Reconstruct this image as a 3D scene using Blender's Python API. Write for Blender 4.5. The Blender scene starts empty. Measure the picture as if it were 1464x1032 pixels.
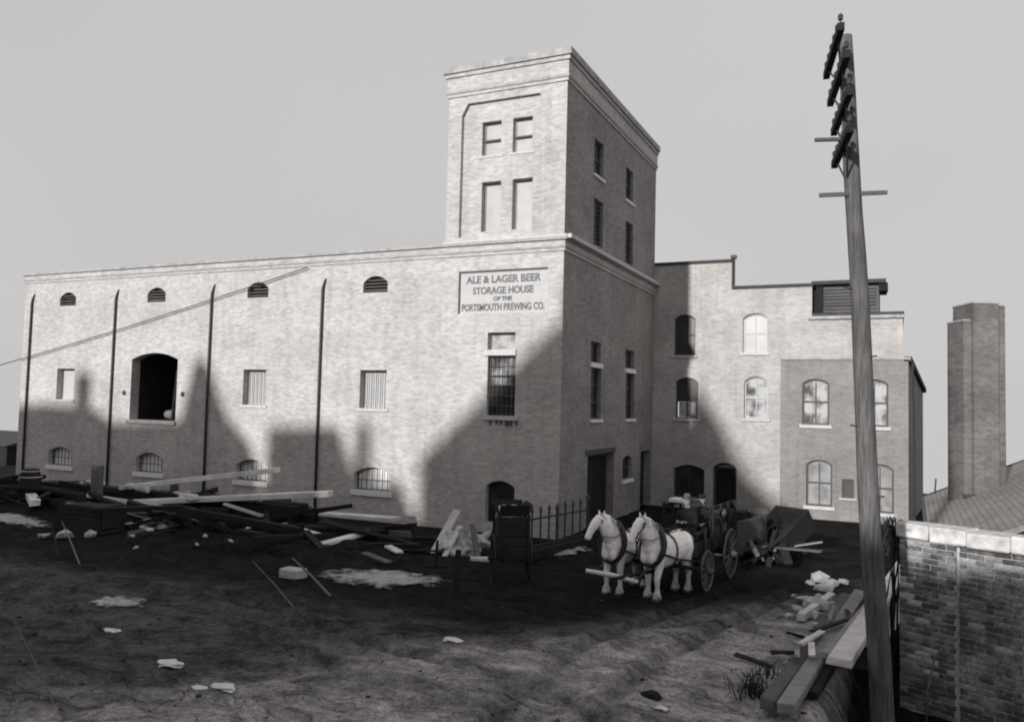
import bpy, bmesh, math, random
from mathutils import Vector, Matrix, noise
R = math.radians
random.seed(7)
sc = bpy.context.scene
col = sc.collection

# ------------------------------------------------------------------ camera, sky, sun, exposure
cam_d = bpy.data.cameras.new("camera"); cam = bpy.data.objects.new("camera", cam_d); col.objects.link(cam)
cam_d.sensor_fit = 'HORIZONTAL'; cam_d.sensor_width = 36.0; cam_d.lens = 28.65
cam_d.clip_start = 0.1; cam_d.clip_end = 3000
cam.matrix_world = Matrix(((0.905418, 0.000451, 0.424522, 10.081),
                           (0.423792, -0.059596, -0.903797, -25.372),
                           (0.024893, 0.998222, -0.054150, 4.4),
                           (0, 0, 0, 1)))
sc.camera = cam
SUN = Vector((0.145, 1.0, -0.29)).normalized()          # the way the sunlight travels
EL = math.asin(-SUN.z)
w = bpy.data.worlds.new("World"); sc.world = w; w.use_nodes = True
nt = w.node_tree; nt.nodes.clear()
out = nt.nodes.new('ShaderNodeOutputWorld'); bg = nt.nodes.new('ShaderNodeBackground')
sky = nt.nodes.new('ShaderNodeTexSky'); sky.sky_type = 'NISHITA'; sky.sun_disc = False
sky.sun_elevation = EL; sky.sun_rotation = math.atan2(-SUN.x, -SUN.y)
sky.air_density = 1.0; sky.dust_density = 3.0; sky.ozone_density = 1.0
tc = nt.nodes.new('ShaderNodeTexCoord'); sp = nt.nodes.new('ShaderNodeSeparateXYZ')
mx = nt.nodes.new('ShaderNodeMath'); mx.operation = 'MAXIMUM'; mx.inputs[1].default_value = 0.03
cb = nt.nodes.new('ShaderNodeCombineXYZ')
bw = nt.nodes.new('ShaderNodeRGBToBW')
pw = nt.nodes.new('ShaderNodeMath'); pw.operation = 'POWER'; pw.inputs[1].default_value = 0.05
ml = nt.nodes.new('ShaderNodeMath'); ml.operation = 'MULTIPLY'; ml.inputs[1].default_value = 5.5
tint = nt.nodes.new('ShaderNodeMix'); tint.data_type = 'RGBA'; tint.blend_type = 'MULTIPLY'; tint.inputs[0].default_value = 1.0
tint.inputs[7].default_value = (1.0, 0.985, 0.985, 1)
L = nt.links.new
L(tc.outputs['Generated'], sp.inputs[0]); L(sp.outputs[0], cb.inputs[0]); L(sp.outputs[1], cb.inputs[1])
L(sp.outputs[2], mx.inputs[0]); L(mx.outputs[0], cb.inputs[2]); L(cb.outputs[0], sky.inputs['Vector'])
L(sky.outputs[0], bw.inputs[0]); L(bw.outputs[0], pw.inputs[0]); L(pw.outputs[0], ml.inputs[0])
hz_n = nt.nodes.new('ShaderNodeTexNoise'); hz_n.inputs['Scale'].default_value = 1.6; hz_n.inputs['Detail'].default_value = 5
hz_m = nt.nodes.new('ShaderNodeMapRange'); hz_m.inputs[1].default_value = 0.3; hz_m.inputs[2].default_value = 0.7; hz_m.inputs[3].default_value = 0.95; hz_m.inputs[4].default_value = 1.05
hz_x = nt.nodes.new('ShaderNodeMath'); hz_x.operation = 'MULTIPLY'
L(tc.outputs['Generated'], hz_n.inputs['Vector']); L(hz_n.outputs[0], hz_m.inputs[0]); L(hz_m.outputs[0], hz_x.inputs[0]); L(ml.outputs[0], hz_x.inputs[1])
L(hz_x.outputs[0], tint.inputs[6]); L(tint.outputs[2], bg.inputs[0]); bg.inputs[1].default_value = 0.1
L(bg.outputs[0], out.inputs[0])
sd = bpy.data.lights.new("sun", 'SUN'); sd.energy = 4.5; sd.angle = R(1.3); sd.color = (1.0, 0.985, 0.97)
so = bpy.data.objects.new("sun", sd); col.objects.link(so); so.location = (-10, -60, 40)
so.rotation_euler = SUN.to_track_quat('-Z', 'Y').to_euler()
sc.view_settings.view_transform = 'Standard'; sc.view_settings.look = 'None'
sc.view_settings.exposure = 0.0; sc.view_settings.gamma = 1.0; sc.view_settings.use_curve_mapping = False
sc.render.engine = 'CYCLES'
sc.cycles.use_denoising = True; sc.cycles.max_bounces = 6; sc.cycles.filter_width = 2.0

# ------------------------------------------------------------------ materials (a black and white picture: all greys)
def g(v, a=1.0): return (v, v * 0.99, v * 0.985, a)
class Mat:
    def __init__(s, name):
        s.m = bpy.data.materials.new(name); s.m.use_nodes = True; s.t = s.m.node_tree; s.b = s.t.nodes['Principled BSDF']
    def n(s, ty, **kw):
        k = s.t.nodes.new(ty)
        for a, v in kw.items(): setattr(k, a, v)
        return k
    def l(s, a, b): s.t.links.new(a, b)
    def ramp(s, fac, *st):
        r = s.n('ShaderNodeValToRGB'); e = r.color_ramp.elements
        while len(e) < len(st): e.new(0.5)
        for i, (p, v) in enumerate(st): e[i].position = p; e[i].color = g(v)
        s.l(fac, r.inputs[0]); return r.outputs[0]
    def noise(s, vec, scale, detail=6, rough=0.6):
        k = s.n('ShaderNodeTexNoise'); k.inputs['Scale'].default_value = scale; k.inputs['Detail'].default_value = detail
        k.inputs['Roughness'].default_value = rough
        if vec is not None: s.l(vec, k.inputs['Vector'])
        return k.outputs[0]
    def mul(s, a, b, fac=1.0, mode='MULTIPLY'):
        k = s.n('ShaderNodeMix', data_type='RGBA', blend_type=mode); k.inputs[0].default_value = fac
        for i, x in ((6, a), (7, b)):
            if isinstance(x, (int, float)): k.inputs[i].default_value = g(x)
            else: s.l(x, k.inputs[i])
        return k.outputs[2]
    def bump(s, h, strength, dist=0.02, prev=None):
        k = s.n('ShaderNodeBump'); k.inputs['Strength'].default_value = strength; k.inputs['Distance'].default_value = dist
        s.l(h, k.inputs['Height'])
        if prev is not None: s.l(prev, k.inputs['Normal'])
        s.l(k.outputs[0], s.b.inputs['Normal']); return k.outputs[0]
    def coords(s, sx=1, sy=1, sz=1, kind='Object'):
        t = s.n('ShaderNodeTexCoord'); mp = s.n('ShaderNodeMapping'); mp.inputs['Scale'].default_value = (sx, sy, sz)
        s.l(t.outputs[kind], mp.inputs[0]); return mp.outputs[0]

def brick_mat(name, c1, c2, mortar, bw_=0.225, bh=0.078, stain=0.35, bmp=0.5):
    M = Mat(name); v = M.coords(); sx = M.n('ShaderNodeSeparateXYZ'); M.l(v, sx.inputs[0])
    ad = M.n('ShaderNodeMath', operation='ADD'); M.l(sx.outputs[0], ad.inputs[0]); M.l(sx.outputs[1], ad.inputs[1])
    cx = M.n('ShaderNodeCombineXYZ'); M.l(ad.outputs[0], cx.inputs[0]); M.l(sx.outputs[2], cx.inputs[1])
    # uneven courses: warp the pattern a little
    b = M.n('ShaderNodeTexBrick'); b.offset = 0.5; b.inputs['Scale'].default_value = 1.0
    b.inputs['Brick Width'].default_value = bw_; b.inputs['Row Height'].default_value = bh
    b.inputs['Mortar Size'].default_value = 0.008; b.inputs['Mortar Smooth'].default_value = 0.3; b.inputs['Bias'].default_value = 0.0
    b.inputs['Color1'].default_value = g(c1); b.inputs['Color2'].default_value = g(c2); b.inputs['Mortar'].default_value = g(mortar)
    M.l(cx.outputs[0], b.inputs['Vector'])
    big = M.ramp(M.noise(M.coords(1, 1, 1.6), 0.35, 7, 0.62), (0.3, 1.0 - stain), (0.62, 1.0))
    fine = M.ramp(M.noise(M.coords(2.2, 2.2, 12), 2.0, 4, 0.7), (0.3, 0.84), (0.68, 1.1))
    spot = M.ramp(M.noise(M.coords(1, 1, 2.4), 3.2, 6, 0.75), (0.33, 0.80), (0.55, 1.03))
    drip = M.ramp(M.noise(M.coords(2.6, 2.6, 0.16), 1.0, 5, 0.65), (0.36, 0.9), (0.52, 1.0))
    c = M.mul(M.mul(M.mul(M.mul(b.outputs[0], big), fine), spot), drip)
    M.l(c, M.b.inputs['Base Color']); M.b.inputs['Roughness'].default_value = 0.9
    M.bump(b.outputs['Fac'], -bmp, 0.012); return M.m

def plain(name, v, rough=0.8, var=0.25, scale=6.0, bmp=0.15, sxyz=(1, 1, 1), metal=0.0):
    M = Mat(name); n = M.noise(M.coords(*sxyz), scale, 6, 0.65)
    c = M.ramp(n, (0.28, v * (1 - var)), (0.72, v * (1 + var)))
    M.b.inputs['Specular IOR Level'].default_value = 0.2 if rough > .7 else .5; M.l(c, M.b.inputs['Base Color']); M.b.inputs['Roughness'].default_value = rough; M.b.inputs['Metallic'].default_value = metal
    if bmp: M.bump(n, bmp, 0.02)
    return M.m

def wood(name, v, var=0.35, axis=0, rough=0.85, rnd=0.25):
    sc_ = [9.0, 9.0, 9.0]; sc_[axis] = 0.55
    M = Mat(name); cv = M.coords(*sc_); n = M.noise(cv, 2.6, 8, 0.7)
    c = M.ramp(n, (0.25, v * (1 - var)), (0.5, v), (0.78, v * (1 + var)))
    blot = M.ramp(M.noise(M.coords(1, 1, 1), 1.3, 5, 0.6), (0.32, 0.7), (0.66, 1.1))
    oi = M.n('ShaderNodeObjectInfo'); rr = M.ramp(oi.outputs['Random'], (0.0, 1 - rnd), (1.0, 1 + rnd))
    M.b.inputs['Specular IOR Level'].default_value = 0.15; M.l(M.mul(M.mul(c, blot), rr), M.b.inputs['Base Color']); M.b.inputs['Roughness'].default_value = rough
    M.bump(n, 0.35, 0.01); return M.m

def pane_mat(name, lo, hi, rough=0.12, scale=1.6):
    M = Mat(name); n = M.noise(M.coords(1, 1, 0.8), scale, 3, 0.5)
    M.l(M.ramp(n, (0.36, lo), (0.58, hi)), M.b.inputs['Base Color']); M.b.inputs['Roughness'].default_value = rough
    return M.m

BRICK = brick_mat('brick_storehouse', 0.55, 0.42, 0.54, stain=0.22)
BRICK_SIDE = brick_mat('darker_brick_side', 0.33, 0.23, 0.33, stain=0.3)  # darker brick tone for the tower's side wall
BRICK_WING = brick_mat('brick_wing', 0.50, 0.42, 0.52, stain=0.3)
BRICK_ANNEX = brick_mat('brick_annex', 0.27, 0.225, 0.29, stain=0.22)
BRICK_CHIM = brick_mat('brick_chimney', 0.20, 0.14, 0.22, stain=0.5)
STONE = plain('pale_stone', 0.50, 0.8, 0.12, 5)
BAND = plain('weathered_stone_band', 0.34, 0.85, 0.3, 3)
PANEL_SHADED = plain('panel_paled_for_shade', 0.80, 0.7, 0.06, 4, 0.05)  # same whitewash as WHITE, coloured paler where the windows stand in shade
SILL_SHADED = plain('sill_paled_for_shade', 0.74, 0.8, 0.1, 5)  # sill stone coloured paler to brighten sills that stand in shade
WHITE = plain('whitewashed_boards', 0.45, 0.7, 0.08, 4, 0.05)
PALEPANE = pane_mat('whitened_pane', 0.31, 0.37, 0.4)
BLOTCH = pane_mat('glass_blind_reflections', 0.05, 0.42, 0.2, 2.0)  # blotchy reflections and pale curtains painted into the pane colour
DARKPANE = pane_mat('dark_glass', 0.012, 0.035, 0.35)
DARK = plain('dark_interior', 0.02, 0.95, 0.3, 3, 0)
IRON = plain('black_iron', 0.03, 0.6, 0.3, 12, 0.1)
PAINT = plain('dark_paint', 0.05, 0.6, 0.3, 8, 0.05)
SIGNW = plain('sign_white', 0.46, 0.75, 0.1, 3, 0.05)
LETTER = plain('sign_letters', 0.16, 0.8, 0.5, 9, 0.0)
ROOF = plain('tar_roof', 0.06, 0.9, 0.3, 3)
SLATE = brick_mat('roof_shingles', 0.34, 0.26, 0.20, 0.16, 0.055, 0.3, 0.5)
W_DARK = wood('dark_timber', 0.024, 0.5)
W_MID = wood('weathered_timber', 0.14, 0.35)
W_PALE = wood('fresh_sawn_timber', 0.66, 0.2, rnd=0.1)
W_GREY = wood('silvered_timber', 0.27, 0.35)
W_POLE = wood('pole_wood', 0.12, 0.75, axis=2)
W_CART = wood('cart_boards', 0.030, 0.4, rnd=0.1)
STONES = plain('pale_rubble', 0.42, 0.9, 0.3, 5, 0.4)
M = Mat('pale_sand'); se = M.n('ShaderNodeAttribute', attribute_name='core'); n0 = M.noise(M.coords(), 3.2, 8, 0.7)
ma = M.n('ShaderNodeMath', operation='MULTIPLY_ADD'); M.l(n0, ma.inputs[0]); ma.inputs[1].default_value = 2.6; M.l(se.outputs['Fac'], ma.inputs[2])
ms_ = M.n('ShaderNodeMath', operation='MULTIPLY'); ms_.inputs[1].default_value = 0.5; M.l(ma.outputs[0], ms_.inputs[0]); rr_ = M.ramp(ms_.outputs[0], (0.62, 0.0), (1.0, 1.0)); M.l(rr_, M.b.inputs['Alpha'])
M.l(M.mul(M.ramp(n0, (0.3, 0.26), (0.7, 0.50)), M.ramp(M.noise(M.coords(), 24, 5, .7), (.3, .65), (.7, 1.15))), M.b.inputs['Base Color']); M.b.inputs['Roughness'].default_value = 0.95
M.bump(n0, 0.5, 0.05); SAND = M.m
CLOTH = plain('pale_canvas', 0.40, 0.9, 0.6, 4, 0.6)
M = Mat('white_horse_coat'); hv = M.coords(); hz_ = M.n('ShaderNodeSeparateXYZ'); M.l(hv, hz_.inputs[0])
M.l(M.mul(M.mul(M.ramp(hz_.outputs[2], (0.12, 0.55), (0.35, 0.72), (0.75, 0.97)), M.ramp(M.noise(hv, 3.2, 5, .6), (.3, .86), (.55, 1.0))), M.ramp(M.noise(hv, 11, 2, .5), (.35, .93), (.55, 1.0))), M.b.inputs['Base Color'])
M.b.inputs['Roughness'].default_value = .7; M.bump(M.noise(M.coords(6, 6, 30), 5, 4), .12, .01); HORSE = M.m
CURTAIN = pane_mat('curtained_pane', 0.20, 0.31, 0.2, 2.5)
HAIR = plain('horse_hair', 0.50, 0.8, 0.35, 14, 0.3)
LEATHER = plain('harness_leather', 0.025, 0.5, 0.3, 10, 0.1)
HOOF = plain('hoof', 0.08, 0.6, 0.3, 8)
COAT = plain('dark_coat_cloth', 0.02, 0.9, 0.3, 7, 0.2)
SKIN = plain('skin', 0.36, 0.6, 0.1, 6, 0.05)
PAPER = plain('paper', 0.62, 0.8, 0.12, 7)
COPING = plain('limed_coping', 0.52, 0.85, 0.4, 4, 0.6)
MORTAR = plain('lime_mortar', 0.42, 0.95, 0.35, 6, 0.4)
BUSH = plain('dry_brush', 0.03, 0.9, 0.5, 5, 0)
M = Mat('wall_brick_faces'); oi = M.n('ShaderNodeObjectInfo')
cc = M.ramp(oi.outputs['Random'], (0.0, 0.05), (0.5, 0.10), (0.8, 0.20), (1.0, 0.42))
ge = M.n('ShaderNodeNewGeometry'); lime = M.noise(ge.outputs['Position'], 1.7, 7, .7); lk = M.n('ShaderNodeMix', data_type='RGBA'); M.l(M.ramp(lime, (.46, 0.0), (.62, .85)), lk.inputs[0])
M.l(M.mul(cc, M.ramp(M.noise(M.coords(), 14, 5, 0.7), (0.3, 0.5), (0.7, 1.35))), lk.inputs[6]); M.l(M.ramp(M.noise(ge.outputs['Position'], 20, 4, .7), (.35, .16), (.65, .48)), lk.inputs[7])
M.l(lk.outputs[2], M.b.inputs['Base Color']); M.b.inputs['Roughness'].default_value = 0.9
M.bump(M.noise(M.coords(), 30, 4), 0.4, 0.01); BRICKFACE = M.m

# ------------------------------------------------------------------ helpers
class MB:
    def __init__(s): s.v = []; s.f = []
    def add(s, vs, fs):
        o = len(s.v); s.v += [Vector(a) for a in vs]; s.f += [[i + o for i in q] for q in fs]; return s
    def box(s, x0, x1, y0, y1, z0, z1):
        return s.add([(x0, y0, z0), (x1, y0, z0), (x1, y1, z0), (x0, y1, z0), (x0, y0, z1), (x1, y0, z1), (x1, y1, z1), (x0, y1, z1)],
                     [(0, 3, 2, 1), (4, 5, 6, 7), (0, 1, 5, 4), (1, 2, 6, 5), (2, 3, 7, 6), (3, 0, 4, 7)])
    def beam(s, p, q, wd, ht, up=(0, 0, 1), jit=0.0):
        p = Vector(p); q = Vector(q); d = (q - p).normalized(); u = Vector(up)
        r = d.cross(u).normalized(); u = r.cross(d).normalized(); vs = []
        for c in (p, q):
            for a, b in ((-1, -1), (1, -1), (1, 1), (-1, 1)):
                vs.append(c + r * (a * wd / 2) + u * (b * ht / 2) + Vector([random.uniform(-jit, jit) for _ in range(3)]))
        return s.add(vs, [(0, 3, 2, 1), (4, 5, 6, 7), (0, 1, 5, 4), (1, 2, 6, 5), (2, 3, 7, 6), (3, 0, 4, 7)])
    def prism(s, pts, vec):
        vec = Vector(vec); n = len(pts); pts = [Vector(p) for p in pts]
        return s.add(pts + [p + vec for p in pts],
                     [tuple(range(n))[::-1], tuple(range(n, 2 * n))] + [(i, (i + 1) % n, n + (i + 1) % n, n + i) for i in range(n)])
    def quad(s, *p): return s.add(p, [tuple(range(len(p)))])
    def tube(s, pts, rad, n=8, cap=True):
        """pts: points, rad: one radius, or list of radius / (side radius, up radius)"""
        pts = [Vector(p) for p in pts]; k = len(pts)
        if not isinstance(rad, (list, tuple)): rad = [rad] * k
        vs = []; ref = None
        for i, p in enumerate(pts):
            t = (pts[min(i + 1, k - 1)] - pts[max(i - 1, 0)]).normalized()
            if ref is None:
                a = Vector((0, 1, 0)) if abs(t.y) < 0.9 else Vector((0, 0, 1))
            else: a = ref
            a = (a - t * a.dot(t)).normalized(); ref = a; b = t.cross(a)
            r = rad[i]; ra, rb = (r if isinstance(r, (list, tuple)) else (r, r))
            for j in range(n):
                th = 2 * math.pi * j / n; vs.append(p + a * (ra * math.cos(th)) + b * (rb * math.sin(th)))
        fs = [(i * n + j, i * n + (j + 1) % n, (i + 1) * n + (j + 1) % n, (i + 1) * n + j) for i in range(k - 1) for j in range(n)]
        if cap: fs += [tuple(range(n))[::-1], tuple(range((k - 1) * n, k * n))]
        return s.add(vs, fs)
    def ring(s, c, ax, rad, sec, n=28, m=6, squash=1.0):
        """a torus of radius rad about axis ax"""
        c = Vector(c); ax = Vector(ax).normalized(); a = ax.orthogonal().normalized(); b = ax.cross(a); vs = []
        for i in range(n):
            t = 2 * math.pi * i / n; d = a * math.cos(t) + b * math.sin(t)
            for j in range(m):
                q = 2 * math.pi * j / m; vs.append(c + d * (rad + sec * math.cos(q)) + ax * (sec * squash * math.sin(q)))
        return s.add(vs, [(i * m + j, ((i + 1) % n) * m + j, ((i + 1) % n) * m + (j + 1) % m, i * m + (j + 1) % m) for i in range(n) for j in range(m)])
    def lump(s, c, r, seed=0, sub=2, rough=0.35, flat=(1, 1, 1)):
        bm = bmesh.new(); bmesh.ops.create_icosphere(bm, subdivisions=sub, radius=1.0); c = Vector(c); vs = []
        for v in bm.verts:
            k = 1 + rough * noise.noise(v.co * 1.6 + Vector((seed * 7.1, seed * 3.3, 1)))
            vs.append(c + Vector((v.co.x * flat[0], v.co.y * flat[1], v.co.z * flat[2])) * (r * k))
        fs = [tuple(v.index for v in f.verts) for f in bm.faces]; bm.free(); return s.add(vs, fs)
    def mesh(s, name, off=Vector((0, 0, 0))):
        me = bpy.data.meshes.new(name); me.from_pydata([tuple(p - off) for p in s.v], [], s.f); me.update(); return me
    def build(s, name, mat, parent=None, smooth=False, bevel=0.0, local=False):
        off = Vector((0, 0, 0)); p = parent
        if not local:
            while p is not None: off += p.location; p = p.parent
        me = s.mesh(name, off); me.materials.append(mat)
        bm = bmesh.new(); bm.from_mesh(me); bmesh.ops.recalc_face_normals(bm, faces=bm.faces)
        if bevel: bmesh.ops.bevel(bm, geom=list(bm.edges), offset=bevel, segments=1, affect='EDGES')
        bm.to_mesh(me); bm.free()
        if smooth:
            for q in me.polygons: q.use_smooth = True
        o = bpy.data.objects.new(name, me); col.objects.link(o); o.parent = parent; return o

def tag(o, label=None, cat=None, group=None, kind=None):
    if label: o['label'] = label
    if cat: o['category'] = cat
    if group: o['group'] = group
    if kind: o['kind'] = kind
    return o
def thing(name, label, cat, loc=(0, 0, 0), rotz=0.0, group=None):
    o = bpy.data.objects.new(name, None); col.objects.link(o); o.location = loc; o.rotation_euler = (0, 0, rotz)
    o.empty_display_size = 0.2; return tag(o, label, cat, group)
def single(mb, name, mat, label, cat, group=None, smooth=False, bevel=0.0):
    """a thing that is one mesh, its origin moved to its base"""
    c = sum(mb.v, Vector()) / len(mb.v); c.z = min(v.z for v in mb.v)
    for i in range(len(mb.v)): mb.v[i] = mb.v[i] - c
    o = mb.build(name, mat, None, smooth, bevel); o.location = c; return tag(o, label, cat, group)
def copy_tree(o, parent=None):
    c = o.copy(); col.objects.link(c); c.parent = parent
    for ch in list(o.children): copy_tree(ch, c)
    return c
def fuse(mb, voxel, smooth_it=4):
    """melt overlapping lofts into one continuous skin"""
    me = mb.mesh('tmp'); bm = bmesh.new(); bm.from_mesh(me); bmesh.ops.recalc_face_normals(bm, faces=bm.faces); bm.to_mesh(me); bm.free()
    o = bpy.data.objects.new('tmp', me); col.objects.link(o)
    r = o.modifiers.new('r', 'REMESH'); r.mode = 'VOXEL'; r.voxel_size = voxel
    if smooth_it: s = o.modifiers.new('s', 'SMOOTH'); s.iterations = smooth_it; s.factor = 0.5
    dg = bpy.context.evaluated_depsgraph_get(); ev = o.evaluated_get(dg); m2 = bpy.data.meshes.new_from_object(ev)
    r_ = MB(); r_.v = [v.co.copy() for v in m2.vertices]; r_.f = [list(p.vertices) for p in m2.polygons]
    bpy.data.objects.remove(o); bpy.data.meshes.remove(m2); bpy.data.meshes.remove(me); return r_
def sstep(a, b, x):
    t = max(0.0, min(1.0, (x - a) / (b - a))); return t * t * (3 - 2 * t)
# ------------------------------------------------------------------ ground
RUTS = [[(-1.7, -12.9), (0.8, -13.8), (2.1, -14.3), (3.7, -14.35), (5.0, -14.5), (6.5, -15.5)],
        [(-6.0, -11.5), (-1.0, -11.9), (1.8, -12.9), (4.2, -13.1), (5.6, -13.6), (7.4, -15.0)],
        [(7.9, -4.0), (7.0, -8.0), (6.3, -11.0), (6.2, -14.0), (7.0, -17.0)],
        [(6.6, -4.5), (5.6, -8.0), (4.9, -11.0), (4.8, -14.0), (5.5, -17.0)]]
def seg_d(px, py, poly):
    best = 9e9
    for (ax, ay), (bx, by) in zip(poly[:-1], poly[1:]):
        dx, dy = bx - ax, by - ay; t = max(0, min(1, ((px - ax) * dx + (py - ay) * dy) / (dx * dx + dy * dy)))
        d = math.hypot(px - ax - t * dx, py - ay - t * dy)
        if d < best: best = d
    return best
def pit(x, y):   # the hole beside the brick wall that the beams lie next to
    return 1.05 * sstep(8.95, 9.6, x + 0.25 * noise.noise(Vector((y * .8, x, 3)))) * sstep(-3.2, -5.0, y) * sstep(-19, -16, y)
def gz(x, y, fine=True):
    z = 0.0
    r = max(-36 - x, x - 24, y - 24, -60 - y, 0.0)
    if r > 0: return -0.095 * r * sstep(0, 12, r)
    z -= pit(x, y)
    z += 0.42 * sstep(3.2, 0.0, math.hypot((x + 15.5) / 2.6, (y + 4.6) / 0.9))          # bank of earth under the timbers
    hh = sstep(3.2, 0.3, abs(x + 7.5) / 2.3) * sstep(2.6, 0.2, abs(y + 6.3) / 1.05)      # dug earth thrown up along the timbers
    if hh > 0 and fine: z += hh * (0.42 + 0.3 * noise.noise(Vector((x * .9, y * .9, 4))) + 0.16 * noise.noise(Vector((x * 2.3, y * 2.3, 7))) + 0.08 * noise.noise(Vector((x * 5, y * 5, 9))))
    z += 0.25 * sstep(2.5, 0.0, math.hypot((x + 20) / 2.2, (y + 6.5) / 1.0))
    if fine and -30 < x < 14 and -21 < y < 8:
        near = sstep(0.6, 2.0, min(abs(y) if x < 0 else 9, 9))
        p = Vector((x, y, 0))
        z += (0.07 * noise.noise(p * 0.55) + 0.035 * noise.noise(p * 1.9) + 0.035 * noise.noise(p * 4.2) + 0.022 * noise.noise(p * 8.5)) * near
        for rt in RUTS:
            if y < -3:
                d = seg_d(x, y, rt)
                if d < 0.5: z += -0.09 * math.exp(-(d / 0.13) ** 2) + 0.05 * math.exp(-((d - 0.27) / 0.1) ** 2)
    return z
def line(a, b, s):
    n = int(round((b - a) / s)); return [a + (b - a) * i / n for i in range(n + 1)]
def stretch(a, to):
    r = []; st = 0.8; s = 1 if to > a else -1; x = a
    while (to - x) * s > 0: st *= 1.35; x += s * st; r.append(x)
    return r
xs = stretch(-28, -900)[::-1] + line(-28, -6, 0.16) + line(-6, 13, 0.11)[1:] + stretch(13, 900)
ys = stretch(-19.5, -300)[::-1] + line(-19.5, -4, 0.11) + line(-4, 12, 0.3)[1:] + stretch(12, 900)
gv = []; dust = []; coal_and_pit_shade = []
for y in ys:
    for x in xs:
        gv.append((x, y, gz(x, y)))
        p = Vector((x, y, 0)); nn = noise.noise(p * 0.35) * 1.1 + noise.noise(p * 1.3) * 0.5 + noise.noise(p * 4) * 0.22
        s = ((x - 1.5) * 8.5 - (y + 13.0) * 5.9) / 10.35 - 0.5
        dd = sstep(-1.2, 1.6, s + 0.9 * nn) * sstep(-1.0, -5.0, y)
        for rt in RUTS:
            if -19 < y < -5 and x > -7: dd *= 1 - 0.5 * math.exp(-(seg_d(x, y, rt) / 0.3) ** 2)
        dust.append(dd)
        coal_and_pit_shade.append(max(sstep(0.25, 0.8, pit(x, y)), sstep(-11.6, -9.0, y + 0.7 * nn + 0.16 * max(0, -x - 2) * 0 + 0.9) * sstep(2.0, -1.2, s + 0.5 * nn)))  # coal soil of the yard, plus the hole's shadow painted on its floor
nx = len(xs); gf = [(j * nx + i, j * nx + i + 1, (j + 1) * nx + i + 1, (j + 1) * nx + i) for j in range(len(ys) - 1) for i in range(nx - 1)]
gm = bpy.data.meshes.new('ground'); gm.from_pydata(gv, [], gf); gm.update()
for nm, arr in (('dust', dust), ('coal_and_pit_shade', coal_and_pit_shade)):
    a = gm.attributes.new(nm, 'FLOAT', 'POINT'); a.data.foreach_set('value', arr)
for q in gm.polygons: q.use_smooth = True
M = Mat('trodden_earth')
at = M.n('ShaderNodeAttribute', attribute_name='dust'); ac = M.n('ShaderNodeAttribute', attribute_name='coal_and_pit_shade')
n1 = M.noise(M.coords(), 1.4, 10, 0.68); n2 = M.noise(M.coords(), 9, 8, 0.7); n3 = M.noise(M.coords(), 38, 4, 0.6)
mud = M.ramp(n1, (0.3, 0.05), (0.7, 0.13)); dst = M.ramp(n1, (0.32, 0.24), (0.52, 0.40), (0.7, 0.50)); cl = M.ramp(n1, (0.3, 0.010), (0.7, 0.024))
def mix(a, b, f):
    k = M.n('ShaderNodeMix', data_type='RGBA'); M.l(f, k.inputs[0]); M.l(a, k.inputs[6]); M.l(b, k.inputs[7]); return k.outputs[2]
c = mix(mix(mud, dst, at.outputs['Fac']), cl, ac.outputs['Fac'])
c = M.mul(M.mul(c, M.ramp(n2, (0.34, 0.6), (0.52, 1.0), (0.72, 1.35))), M.ramp(n3, (0.34, 0.55), (0.62, 1.2)))
nd = M.n('ShaderNodeTexNoise'); nd.inputs['Scale'].default_value = 1.0; nd.inputs['Detail'].default_value = 13; nd.inputs['Roughness'].default_value = .74; nd.inputs['Distortion'].default_value = 0.8; M.l(M.coords(1, 1.7, 1), nd.inputs['Vector'])
c = M.mul(c, M.ramp(nd.outputs[0], (.40, .42), (.50, .95), (.60, 1.3)))
M.l(c, M.b.inputs['Base Color']); M.b.inputs['Roughness'].default_value = 0.95; M.b.inputs['Specular IOR Level'].default_value = 0.08
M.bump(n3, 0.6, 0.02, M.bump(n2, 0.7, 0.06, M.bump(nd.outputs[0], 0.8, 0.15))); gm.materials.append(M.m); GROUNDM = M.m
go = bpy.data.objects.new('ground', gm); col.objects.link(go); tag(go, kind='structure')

def patch(cx, cy, rx, ry, seed, h=0.05, mat=SAND, rot=0.0):
    """a thin spread of pale sand with a ragged edge, laid on the ground"""
    n = 90; rings = 10; vs = []; mb = MB()
    for k in range(rings + 1):
        for j in range(n):
            th = 2 * math.pi * j / n
            e = 1 + 0.28 * noise.noise(Vector((math.cos(th) * 1.3 + seed, math.sin(th) * 1.3, seed))) + 0.16 * noise.noise(Vector((math.cos(th) * 4 + seed, math.sin(th) * 4, 2))) + 0.14 * noise.noise(Vector((math.cos(th) * 11 + seed, math.sin(th) * 11, 5)))
            t = k / rings; ux = math.cos(th) * rx * e * t; uy = math.sin(th) * ry * e * t
            x = cx + ux * math.cos(rot) - uy * math.sin(rot); y = cy + ux * math.sin(rot) + uy * math.cos(rot)
            hh = h * (1 - t ** 3) * (0.8 + 0.5 * noise.noise(Vector((x * 3, y * 3, seed)))) + 0.012 - 0.045 * (t > 0.97)
            vs.append((x, y, gz(x, y) + hh))
    fs = [(k * n + j, k * n + (j + 1) % n, (k + 1) * n + (j + 1) % n, (k + 1) * n + j) for k in range(rings) for j in range(n)]
    mb.add(vs, fs); o = mb.build('sand_patch', mat, None, True); a_ = o.data.attributes.new('core', 'FLOAT', 'POINT'); a_.data.foreach_set('value', [1.05 * (1 - (k / rings) ** 1.5) - .85 * (k / rings) ** 2 for k in range(rings + 1) for j in range(n)]); return tag(o, kind='structure')
patch(-1.3, -8.2, 2.35, 1.05, 1.0, 0.06, rot=0.25)
patch(-4.85, -13.0, 0.8, 0.6, 2.0, 0.06)
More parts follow.
